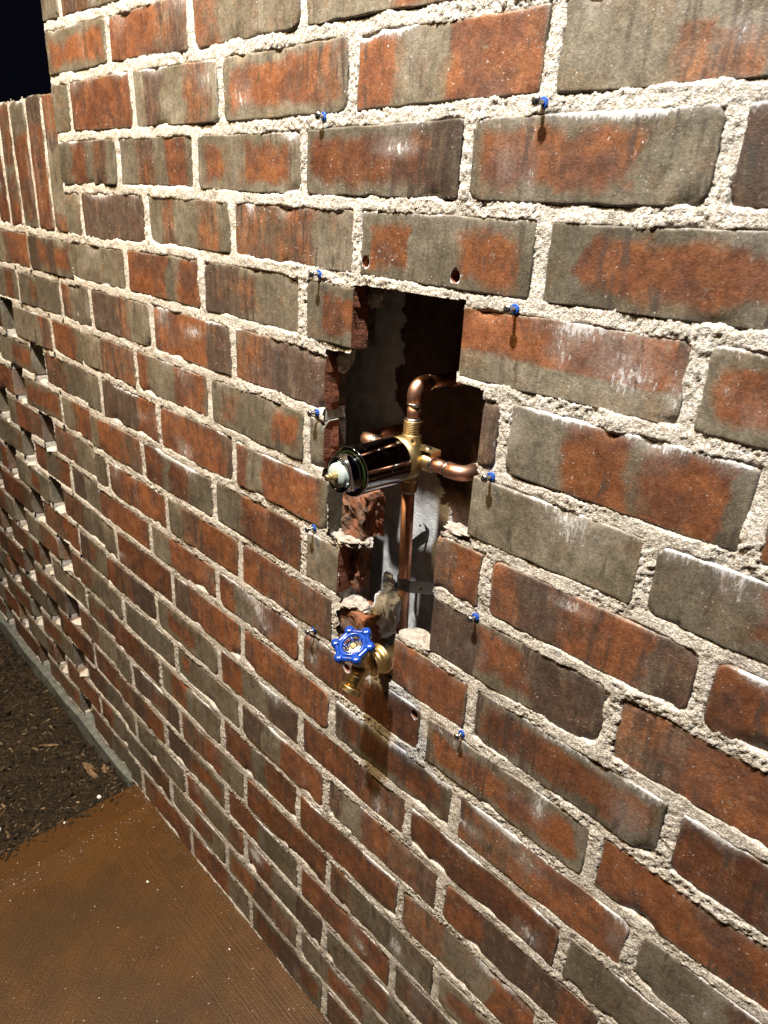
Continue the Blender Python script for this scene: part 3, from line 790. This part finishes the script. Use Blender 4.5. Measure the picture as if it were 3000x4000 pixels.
# mortar droppings on the brick tops inside the gaps
for k in range(6, 19):
    row = srow(k-1)
    for i in range(1 if k-1 > 4 and (k-1) % 2 else 0, min(len(row)-1, 4)):
        g0, g1 = row[i+1][1], row[i][0]
        if g1-g0 < .05: continue
        cx = g0+.022+rr.uniform(0, .02)
        MB().blob((cx, YS+.032, bz(k)-JH+.002), (.024, .026, .0055), k*5+i, 2, .5, 0, 2.0, False).build('mortar_dropping', M_MORTAR, screen)

# ================================================================== GROUND
def sheet(name, x0, x1, y0, y1, nx, ny, zf, mat):
    xs = np.linspace(x0, x1, nx+1); ys = np.linspace(y0, y1, ny+1); X, Y = np.meshgrid(xs, ys, indexing='ij')
    V = np.stack([X.ravel(), Y.ravel(), zf(X, Y).ravel()], 1); idx = np.arange(X.size).reshape(X.shape)
    F = np.stack([idx[:-1, :-1].ravel(), idx[1:, :-1].ravel(), idx[1:, 1:].ravel(), idx[:-1, 1:].ravel()], 1)
    o = link(name, from_arrays(name, V, F), mat, None, True); tag(o, kind='structure'); return o
g = sheet('ground', -40, 40, -40, 40, 40, 40, lambda X, Y: X*0-.09, M_SOIL)
def mulch_h(X, Y):
    h = -.036 + .010*vn(X, Y, .11, 1) + .007*vn(X, Y, .035, 2) + .004*vn(X, Y, .013, 3) + .0025*vn(X, Y, .006, 4)
    e = sstep(-1.62, -1.40, X); h = h*(1-e) + (-.010 + .004*vn(X, Y, .06, 6) + .003*vn(X, Y, .012, 3) + .002*vn(X, Y, .005, 4))*e
    return h
sheet('mulch_bed', -2.9, -1.386, -0.75, -.0125, 330, 170, mulch_h, M_SOIL)
# slab with an arrised edge
sb = bmesh.new(); bmesh.ops.create_cube(sb, size=1)
for v in sb.verts:
    v.co = (-1.388 if v.co.x < 0 else 1.2, -2.2 if v.co.y < 0 else 0.30, -.12 if v.co.z < 0 else 0.0)
bmesh.ops.bevel(sb, geom=[e for e in sb.edges if all(v.co.z > -.01 for v in e.verts)], offset=.010, segments=3, affect='EDGES')
sme = bpy.data.meshes.new('paving_slab'); sb.to_mesh(sme); sb.free()
so = link('paving_slab', sme, M_PAVE); tag(so, kind='structure')
# footing of the screen wall
fb = bmesh.new(); bmesh.ops.create_cube(fb, size=1)
bmesh.ops.subdivide_edges(fb, edges=fb.edges[:], cuts=40, use_grid_fill=True)
for v in fb.verts:
    x, y, z = v.co; X = -2.9 + (x+.5)*(2.9-1.392); Y = -.008 + (y+.5)*.12; Z = -.11 + (z+.5)*(.11+.0015)
    fl = float(vn(X, Z, .05, 5))
    v.co = (X, Y + .0025*fl if y < 0 else Y, Z)
fme = bpy.data.meshes.new('wall_footing'); fb.to_mesh(fme); fb.free()
fo = link('wall_footing', fme, M_FOOT, None, True); tag(fo, 'low grey concrete footing strip under the pierced screen wall', 'footing')

# mulch bits, one mass
rs = np.random.RandomState(4); N = 15000
px = np.where(rs.rand(N) < .975, rs.uniform(-2.55, -1.40, N), -1.40 + .05*rs.rand(N)**2); py = rs.uniform(-.62, -.016, N)
L = rs.gamma(1.6, .0026, N)+.0012; W = L*rs.uniform(.07, .32, N)+.0003; Tk = W*rs.uniform(.3, .8, N)
an = rs.uniform(0, 6.283, N); ti = rs.normal(0, .35, N); hz = np.where(px < -1.39, mulch_h(px, py), 0.0) + .0012
dirx = np.stack([np.cos(an)*np.cos(ti), np.sin(an)*np.cos(ti), np.sin(ti)], 1); sid = np.stack([-np.sin(an), np.cos(an), an*0], 1); up = np.cross(dirx, sid)
C = np.stack([px, py, hz], 1); VV = []
for a, b, c in ((-1,-1,-1),(1,-.6,-1),(1,.6,-1),(-1,1,-1),(-1,-.7,1),(.8,-.5,1),(.8,.5,1),(-1,.8,1)):
    VV.append(C + dirx*(a*L)[:, None] + sid*(b*W)[:, None] + up*(c*Tk)[:, None])
VV = np.stack(VV, 1).reshape(-1, 3)
base = np.arange(N)[:, None]*8
FF = np.concatenate([base+np.array(q) for q in ((3,2,1,0),(4,5,6,7),(0,1,5,4),(1,2,6,5),(2,3,7,6),(3,0,4,7))])
def chip_material():
    m, nt, b = new_mat('chips'); B = NB(nt)
    gm = B.n('ShaderNodeNewGeometry').outputs['Random Per Island']
    r = B.n('ShaderNodeValToRGB'); B.link(gm, r.inputs[0]); cr = r.color_ramp
    cr.elements[0].color = (.012, .009, .006, 1); cr.elements[1].color = (.26, .19, .11, 1)
    for p_, c_ in ((.5, (.026, .018, .010, 1)), (.82, (.055, .036, .020, 1)), (.95, (.105, .070, .038, 1))):
        e = cr.elements.new(p_); e.color = c_
    B.link(r.outputs[0], b.inputs['Base Color']); b.inputs['Roughness'].default_value = .9; b.inputs['Specular IOR Level'].default_value = .15
    return m
mu = link('mulch', from_arrays('mulch', VV, FF), chip_material()); tag(mu, 'dark shredded bark mulch covering the planting bed', 'mulch', kind='stuff')

def on_ground(X, Y): return float(mulch_h(np.array([X]), np.array([Y]))[0]) if X < -1.39 else 0.0
def chip(x, y, L, W, ang, seed, label, tilt=.1):
    m = MB(); r_ = random.Random(seed); n = 7; M = Matrix.Translation((x, y, on_ground(x, y)+.006)) @ Matrix.Rotation(ang, 4, 'Z') @ Matrix.Rotation(tilt, 4, 'Y')
    v = []; f = []
    for i in range(n):
        t = i/(n-1)*2-1; w = W*(1-.75*abs(t)**3)*r_.uniform(.8, 1.1); h = W*.45*(1-.6*t*t)
        for (a, b) in ((-1, -.2), (-.55, .9), (.5, 1), (1, -.1), (0, -.9)): v.append(M @ Vector((t*L, a*w+r_.uniform(-.001, .001), b*h)))
    for i in range(n-1):
        for q in range(5): f.append((i*5+q, i*5+(q+1) % 5, (i+1)*5+(q+1) % 5, (i+1)*5+q))
    f += [tuple(range(5)), tuple(range((n-1)*5, n*5))]
    m.add(v, f, 0, False); o = m.build('wood_chip', M_WOOD); tag(o, label, 'wood chip', 'larger wood chips in the mulch')
chip(-1.545, -.052, .026, .009, .3, 1, 'broad pale wood chip near the footing, farther of the overlapping pair')
chip(-1.507, -.060, .023, .008, .15, 2, 'broad pale wood chip near the footing, nearer of the overlapping pair')
chip(-1.69, -.105, .026, .0045, 1.05, 3, 'slender pale wood splinter lying mid bed in the mulch')
chip(-1.545, -.292, .022, .006, 1.2, 4, 'curved pale wood chip at the far left edge of the mulch')
chip(-1.585, -.115, .017, .004, 1.2, 5, 'short light wood chip in the middle of the mulch')
chip(-1.50, -.030, .014, .006, -.4, 6, 'small brown wood chip tucked against the footing')
def pebble(x, y, r, seed, label, cat='pebble'):
    o = MB().blob((x, y, on_ground(x, y)+r*.55), (r, r*.75, r*.6), seed, 2, .35, 0, 1.2, False).build('pebble', M_PEB)
    tag(o, label, cat, 'white pebbles')
pebble(-1.405, -.085, .0065, 1, 'larger white pebble on the soil just beyond the slab corner')
pebble(-1.468, -.30, .0055, 2, 'white pebble at the far left edge of the mulch')
pebble(-1.095, -.110, .0035, 3, 'lone white pebble on the brown slab near its corner')
pebble(-.845, -.060, .0026, 4, 'tiny white pebble on the slab beside the foot of the wall')
pebble(-1.372, -.182, .0035, 5, 'small cream pebble on the smooth edge of the slab')
# sand grains and painted sparkle specks over the slab: too many to count
gb = MB(); rg = random.Random(3)
for i in range(300):
    x = rg.uniform(-1.3, -.55) if i < 170 else rg.gauss(-1.285, .022); y = rg.uniform(-.55, -.015); r_ = rg.choice((.0005, .0006, .0007, .0009, .0013))  # specks bunched along the edge band paint its sparkle
    v = [(x+r_*a, y+r_*b, max(0.0002, r_*.7*(1+c))) for a, b, c in ((1,0,0),(0,1,0),(-1,0,0),(0,-1,0),(0,0,1),(0,0,-1))]
    gb.add(v, [(0,1,4),(1,2,4),(2,3,4),(3,0,4),(1,0,5),(2,1,5),(3,2,5),(0,3,5)], 0, False)
go = gb.build('sand_and_glint_specks', M_PEB)
cb_ = MB()
for i in range(170):      # mortar crumbs and dirt swept against the foot of the wall
    x = rg.uniform(-1.39, -.5); y = -.001 - .018*rg.random()**2.2; r_ = rg.choice((.0006, .0009, .0012, .0018))
    cb_.blob((x, y, r_*.5), (r_*1.3, r_, r_*.7), i, 1, .5, 0, 1.5, False)
cbo = cb_.build('mortar_crumbs', M_GREYCUT); tag(cbo, 'crumbs of mortar and dirt along the foot of the brick wall', 'crumbs', kind='stuff')
go = go; tag(go, 'pale sand grains and painted sparkle specks scattered over the brown slab', 'grit', kind='stuff')

# ================================================================== SCREWS IN BLUE PLUGS
def screw_proto(X, z, d, name_label, tilt):
    e = empty('wall_screw', (X, 0, z), name_label, 'screw', 'screws in blue wall plugs around the opening')
    y = -d
    # pan head with dark bars painting the shade of a Phillips recess
    m = MB(); prof = [(0, .0019), (.0002, .0041), (.0014, .0043), (.0024, .0038), (.0032, .0025), (.0034, .0005)]
    m.lathe(prof, (X, y+.0006, z), (0, -1, 0), 20)
    hd = m.build('screw_head', M_STEEL, e)
    c = MB(); Mx = Matrix.Translation((X, y-.0029, z)) @ Matrix.Rotation(tilt, 4, 'Y')
    c.box((-.0021, -.0003, -.00045), (.0021, .0004, .00045), 0, Mx); c.box((-.00045, -.00031, -.0021), (.00045, .0004, .0021), 0, Mx)
    cr = c.build('cross_recess_shade', M_DARK, hd); 
    cr.matrix_parent_inverse = hd.matrix_parent_inverse.copy() if False else cr.matrix_parent_inverse
    s = MB(); pr = []; h = 0
    while h < d+.006:
        pr += [(h, .0013), (h+.0006, .0021), (h+.0012, .0013)]; h += .0016
    s.lathe(pr, (X, .008, z), (0, -1, 0), 14); s.build('screw_shank', M_STEEL, e)
    a = MB(); a.lathe([(0, .0040), (.0085, .0040), (.0092, .0046), (.0100, .0046), (.0102, .0040), (.0102, .0024)], (X, .0088, z), (0, -1, 0), 20)
    a.build('wall_plug', M_BPLUG, e)
    return e
ordn = ['topmost', 'second from the top', 'middle', 'second from the bottom', 'bottom']
for ci, (X, col_) in enumerate(((-.667, 'left'), (-.387, 'right'))):
    for r_, k in enumerate((1, 3, 5, 7, 9)):
        Xs = [[-.664, -.667, -.668, -.670, -.667], [-.383, -.386, -.390, -.388, -.387]][ci][r_]
        dd = [[.008, .0115, .011, .0115, .0115], [.0105, .0115, .0105, .009, .009]][ci][r_]
        zz = [[-.0795, -.2405, -.4065, -.5675, -.7285], [-.0815, -.2445, -.4085, -.572, -.7325]][ci][r_]
        screw_proto(Xs, Z0+zz, dd, '%s screw with blue plug in the %s column by the opening' % (ordn[r_], col_), .3+.5*r_+ci)

# ================================================================== SHOWER VALVE WITH ITS PIPES
C = Vector((-.5410, .0425, Z0-.4370))
valve = empty('shower_valve', C, 'brass and chrome shower valve soldered to copper pipes inside the wall opening', 'valve')
def at(dx=0, dy=0, dz=0): return C + Vector((dx, dy, dz))
b = MB()
b.lathe([(-.018, .012), (-.016, .0155), (-.004, .017), (0, .021), (.004, .0255), (.006, .0268), (.029, .0268)], C, (0, -1, 0), 48)
b.lathe([(0, .0135), (.018, .0125), (.026, .0118), (.028, .0118)], C, (0, 0, 1), 28)
b.lathe([(0, .0135), (.018, .0125), (.029, .0112), (.031, .0112)], C, (0, 0, -1), 28)
b.lathe([(0, .0135), (.016, .0125), (.022, .0115)], C, (1, 0, 0), 28)
b.lathe([(0, .0135), (.02, .0125), (.03, .0115)], C, (-1, 0, 0), 28)
b.build('valve_body', M_BRASSD, valve)
def thread(o, ax, L, r, n):
    pr = []; st = L/n
    for i in range(n): pr += [(i*st, r-.0011), (i*st+st*.35, r), (i*st+st*.6, r), (i*st+st*.95, r-.0011)]
    return MB().lathe(pr, o, ax, 32).build('threaded_port', M_BRASS, valve)
thread(at(0, 0, .028), (0, 0, 1), .0165, .0112, 8)
thread(at(0, 0, -.031), (0, 0, -1), .0135, .0108, 7)
thread(at(.020, 0, 0), (1, 0, 0), .0165, .0112, 8)
thread(at(-.030, 0, 0), (-1, 0, 0), .0165, .0112, 8)
RP = .0080; RE = .0092
def pipe(path, r=RP): return MB().tube(path, r, 24).build('copper_pipe', M_COPPER, valve)
def elbow(c, a, b_, R=.0125):
    a, b_ = Vector(a), Vector(b_); pts = arc(c, a, b_, R, 12)
    pts = [pts[0]-a*.010] + pts + [pts[-1]+b_*.010]
    el = MB().tube(pts, RE, 24).build('copper_elbow', M_COPPER, valve)
    for q, ax in ((pts[0], -a), (pts[-1], b_)):
        MB().lathe([(-.0012, RE+.0001), (.0008, RE+.0003), (.002, RP+.0007), (.003, RP+.0002)], q, ax, 24).build('solder_joint', M_SOLDER, el)
    return el
def ring(o, ax, r=RP): return MB().lathe([(-.001, r+.0024), (.001, r+.0018), (.0028, r+.0003)], o, ax, 24).build('solder_joint', M_SOLDER, valve)
# up and back
pipe([at(0, 0, .044), at(0, 0, .062)]); ring(at(0, 0, .0445), (0, 0, 1))
elbow(at(0, 0, .0865), (0, 0, 1), (0, 1, 0)); pipe([at(0, .02, .0865), at(0, .095, .0865)])
MB().lathe([(0, .0125), (.004, .0125), (.006, .0105), (.010, .0095)], at(0, .078, .0865), (0, -1, 0), 24).build('pipe_collar', M_COPPER, valve)
# down
pipe([at(0, 0, -.044), at(-.0156, .026, -.30)]); ring(at(0, 0, -.0445), (0, 0, -1))
# right then back
pipe([at(.036, 0, 0), at(.056, 0, 0)]); ring(at(.0365, 0, 0), (1, 0, 0))
elbow(at(.0815, 0, 0), (1, 0, 0), (0, 1, 0)); pipe([at(.0815, .02, 0), at(.0815, .09, 0)])
# left then back
pipe([at(-.046, 0, 0), at(-.060, 0, 0)]); ring(at(-.0465, 0, 0), (-1, 0, 0))
elbow(at(-.0845, 0, 0), (-1, 0, 0), (0, 1, 0)); pipe([at(-.0845, .02, 0), at(-.0845, .09, 0)])
# stop screws and lug
lg = MB()
def lug(o, w, h, t):
    pts = [(-w, 0), (w, 0), (w, h)] + [(w*math.cos(a), h+w*math.sin(a)) for a in [math.pi*i/8 for i in range(1, 8)]] + [(-w, h)]
    return pts
pts = lug(0, .0052, .017, .002); n = len(pts); Ml = Matrix.Translation(at(.0125, -.012, .006))
lg.add([Ml @ Vector((p_[0], y_, p_[1])) for y_ in (-.001, .001) for p_ in pts], [tuple(range(n)), tuple(reversed(range(n, 2*n)))] + [(i, n+i, n+(i+1) % n, (i+1) % n) for i in range(n)], 0, False)
lgo = lg.build('mounting_lug', M_BRASS, valve)
MB().lathe([(0, .0022), (.0026, .0022)], at(.0125, -.0117, .0245), (0, -1, 0), 14).build('lug_hole_shade', M_DARK, lgo)  # dark disc painting the shade of the lug's hole
br = MB(); br.box((at(.012, -.009, .0150)), (at(.040, .008, .0163))); br.box(at(.0388, -.009, .0085), at(.0400, .008, .0151))
bro = br.build('bracket', M_BRASS, valve)
MB().lathe([(0, .0042), (.0012, .0042), (.0022, .003), (.0025, .0008)], at(.028, -.001, .0162), (0, 0, 1), 18).build('bracket_screw', M_STEEL, bro)
# chrome sleeve
sl = MB()
sl.lathe([(.0275, .0262), (.0275, .0276), (.030, .0280), (.094, .0280), (.0955, .0286), (.0975, .0286), (.0985, .0276), (.0985, .0268), (.0965, .0262), (.0965, .0215)], C, (0, -1, 0), 72, 0, True, False)
slo = sl.build('chrome_sleeve', M_CHROME, valve)
MB().lathe([(.0968, .0262), (.0975, .0255), (.0975, .0222), (.0968, .0214)], C, (0, -1, 0), 64, 0, True, False).build('green_glint_ring', M_GREEN, slo)  # green ring painting the reflection on the sleeve's step
fr = MB(); fr.lathe([(.085, .0215), (.0965, .0215), (.0972, .0222), (.0985, .0222), (.0992, .0210), (.1005, .0210), (.1012, .0216), (.1022, .0216), (.1030, .0204), (.1142, .0204), (.1150, .0200), (.1150, .0188), (.1142, .0184), (.095, .0184)], C, (0, -1, 0), 72, 0, True, False)
fro = fr.build('retaining_ring', M_CHROME, valve)
MB().lathe([(.096, .0184), (.096, .002)], C, (0, -1, 0), 40, 0, True, False).build('ring_bottom', M_DARK, fro)
ct = MB(); ct.lathe([(.096, .0165), (.106, .0165), (.1065, .0160), (.1065, .0140), (.1165, .0138), (.1180, .0130), (.1180, .004)], C, (0, -1, 0), 40)
for s_ in (0.6, 2.7, 4.8):
    Mx = Matrix.Translation(C) @ Matrix.Rotation(s_, 4, 'Y'); ct.box((.0130, -.1145, -.003), (.0160, -.1062, .003), 0, Mx)
cto = ct.build('cartridge', M_PLASTIC, valve)
st_ = MB(); st_.lathe([(.117, .0042), (.126, .0042), (.1265, .0038)], C, (0, -1, 0), 6, 0, False)
st_.lathe([(.124, .0036), (.1315, .0036), (.132, .003)], C, (0, -1, 0), 16); st_.box(at(-.0052, -.126, -.0013), at(.0052, -.121, .0013))
st_.build('stem', M_BRASS, cto)
# droplets
dr = MB(); rd = random.Random(8)
for i in range(80):
    a = rd.uniform(-.6, 2.7); h = .032 + .060*rd.random()**.8; r_ = rd.choice((.0003, .0004, .0005, .0007, .0009))
    p_ = C + Vector((math.cos(a)*.0280, -h, math.sin(a)*.0280)); nrm = Vector((math.cos(a), 0, math.sin(a)))
    dr.lathe([(-.0001, r_), (r_*.35, r_*.85), (r_*.6, r_*.45), (r_*.68, r_*.05)], p_, nrm, 8)
dro = dr.build('water_drops', M_WATER, valve); dro['kind'] = 'stuff'

# ================================================================== PIPE STRAP
strap = empty('pipe_strap', (-.556, .11, Z0-.60), 'bent perforated metal strap holding the vertical copper pipe to the backing', 'strap')
def ribbon(path, w, t, ups=None):
    pts = [Vector(p) for p in path]; v = []; f = []; N = len(pts)
    for i in range(N):
        tg = (pts[min(i+1, N-1)] - pts[max(i-1, 0)]).normalized()
        up = ups[i] if ups else Vector((0, 0, 1)); up = (up - tg*up.dot(tg)).normalized(); nr = tg.cross(up)
        for (a, b_) in ((-1, -1), (1, -1), (1, 1), (-1, 1)): v.append(pts[i] + up*(a*w/2) + nr*(b_*t/2))
    for i in range(N-1):
        for q in range(4): f.append((i*4+q, i*4+(q+1) % 4, (i+1)*4+(q+1) % 4, (i+1)*4+q))
    f += [(3, 2, 1, 0), tuple(range((N-1)*4, N*4))]
    return MB().add(v, f, 0, False)
px_, py_ = C.x-.0085, C.y+.0142; zS = Z0-.618
wrap = [(-.612, .124, Z0-.556), (-.590, .122, Z0-.566), (-.5715, .120, Z0-.574), (-.5705, .116, Z0-.576), (-.580, .098, Z0-.592), (-.578, .082, Z0-.606)]
for i in range(0, 11):
    a = math.radians(120 + 150*i/10); wrap.append((px_+math.cos(a)*.0092, py_+math.sin(a)*.0092, zS))
wrap += [(px_+.014, py_-.0045, zS), (px_+.040, py_+.018, zS), (px_+.075, py_+.050, zS), (px_+.090, py_+.066, zS)]
so = ribbon(wrap, .0175, .0011).build('strap_band', M_GALV, strap)
for (q, ax) in (((-.585, .1205, Z0-.5665), (0, -1, 0)),):
    MB().lathe([(0, .0018), (.0012, .0018)], q, ax, 12).build('strap_hole_shade', M_DARK, so)  # dark discs painting the shade of the strap's perforations
for dx, dy in ((.004, -.0092), (.026, .0048)):
    MB().lathe([(0, .0017), (.0008, .0017)], (px_+dx, py_+dy, zS-.001), (0.5 if dx > .01 else 0, -1, 0), 12).build('strap_hole_shade', M_DARK, so)
MB().lathe([(0, .0042), (.0014, .0042), (.0026, .003), (.003, .0008)], (-.578, .1195, Z0-.583), (0, -1, 0), 18).build('strap_screw', M_STEEL, strap)

# ================================================================== INSULATION
flf = empty('insulation_tuft', (-.572, .07, Z0-.69), 'tuft of whitish fibrous insulation stuffed behind the tap', 'insulation')
m = MB(); m.blob((-.566, .046, Z0-.666), (.017, .016, .030), 3, 4, .30, 0, 2.6); m.blob((-.572, .046, Z0-.690), (.015, .015, .018), 8, 4, .34, 0, 3.0)
m.blob((-.569, .050, Z0-.634), (.009, .009, .012), 12, 3, .4, 0, 2.4)
m.build('fibre_wad', M_FLUFF, flf)
t = MB()
for i in range(700):
    r_ = random.Random(i); a = r_.uniform(0, 6.28); zz = Z0-.668 + r_.uniform(-.026, .045); rad = .014*(1-abs(zz-Z0+.668)/.055)
    o_ = Vector((-.567+math.cos(a)*rad, .046+math.sin(a)*rad, zz)); d_ = Vector((math.cos(a), math.sin(a), r_.uniform(-.3, 1.6))).normalized(); q_ = d_.orthogonal()*r_.uniform(.3, 1)
    L_ = r_.uniform(.003, .010); t.tube([o_, o_+d_*L_*.5+q_*L_*.15, o_+d_*L_*.8+q_*L_*.45], [.00035, .0003, .0001], 4)
t.tube([(-.571, .048, Z0-.632), (-.574, .046, Z0-.620), (-.570, .044, Z0-.611), (-.562, .043, Z0-.609), (-.557, .042, Z0-.613)], [.006, .005, .0042, .003, .0015], 8)
fo_ = t.build('loose_fibres', M_FLUFF, flf)

# ================================================================== HOSE TAP
FL = Vector((-.5267, -.005, Z0-.7007))
tap = empty('hose_tap', FL, 'brass garden hose tap with a blue six lobed wheel handle in the wall', 'tap')
def tb(dx=0, dy=0, dz=0): return FL + Vector((dx, dy, dz))
MB().lathe([(-.045, .0085), (-.006, .0085), (-.004, .0150), (-.003, .0205), (-.0005, .0208), (.0010, .0200), (.0022, .0165), (.006, .0160), (.0075, .0172), (.0100, .0172), (.0112, .0158), (.013, .0158), (.0142, .0166), (.0168, .0166), (.0185, .0150), (.022, .0125), (.026, .0118)], FL, (0, -1, 0), 48).build('flange', M_BRASS, tap)
bd = MB(); bd.blob(tb(0, -.030, .001), (.0125, .0145, .0135), 2, 4, .04, 0, 1.2)
SD = Vector((0, -.59, -.81)).normalized()
HD = Vector((0, -.46, .888)).normalized()
HB = tb(0, -.028, .004)
bd.build('tap_body', M_BRASS, tap)
sp0 = tb(0, -.032, -.002)
spo = MB().tube([sp0 + SD*s_ for s_ in (0, .008, .016, .026)], [.0112, .0100, .0095, .0100], 28).build('spout', M_BRASS, tap)
pr = [(.022, .0090), (.0235, .0122), (.0245, .0142), (.0253, .0132), (.0263, .0145), (.0271, .0132), (.0281, .0145), (.0289, .0132), (.0299, .0145), (.0308, .0136), (.0312, .0110), (.030, .0095)]
MB().lathe(pr, sp0, SD, 36, 0, True, False).build('hose_thread', M_BRASS, spo)
MB().lathe([(0, .0118), (.010, .0105), (.014, .0100), (.0142, .0125), (.021, .0125), (.0215, .0075), (.036, .0045), (.042, .0040)], HB, HD, 6 if False else 28).build('bonnet', M_BRASS, tap)
# wheel handle: frame (e1,e2,HD)
e1 = Vector((1, 0, 0)); e2 = HD.cross(e1); HC = HB + HD*.042
ROT0 = math.radians(26)
def hw(r, a, h=0): return HC + (e1*math.cos(a) + e2*math.sin(a))*r + HD*h
w = MB()
ringp = [hw(.0155, 2*math.pi*i/48, .0015) for i in range(48)]; w.tube(ringp, .0031, 10, 0, False, True)
KN = .0232
outer = []
for s_ in range(6):
    a0 = ROT0 + s_*math.pi/3; A = hw(KN-.0006, a0, 0); Bq = hw(KN-.0006, a0+math.pi/3, 0)
    for i in range(6): outer.append(A.lerp(Bq, i/6))
w.tube(outer, .0035, 10, 0, False, True)
for s_ in range(6):
    a0 = ROT0 + s_*math.pi/3
    w.lathe([(-.0085, .0036), (-.0076, .0054), (-.002, .0061), (.0024, .0061), (.0044, .0052), (.0052, .0034), (.0054, .0006)], hw(KN, a0, 0), HD, 16)
    w.tube([hw(.0150, a0, .001), hw(KN, a0, .0005)], .0024, 8)
    w.tube([hw(.0145, a0, .0006), hw(.0110, a0, -.0035), hw(.006, a0, -.0045)], [.0022, .0020, .0022], 8)
w.lathe([(-.010, .0060), (-.0025, .0065)], HC, HD, 24)
who = w.build('wheel_handle', M_BLUE, tap)
MB().lathe([(-.0030, .0114), (-.0020, .0114), (-.0016, .0108)], HC, HD, 36).build('handle_plate', simple('zinc_plate', (.72, .72, .70), .16, 1.0, var=.15, scale=240, bump=.25, bscale=320), who)
MB().lathe([(-.0018, .0040), (.0002, .0040), (.0008, .0034), (.0009, .0022), (.0004, .0018)], HC, HD, 20).build('handle_screw', M_BRASS, who)
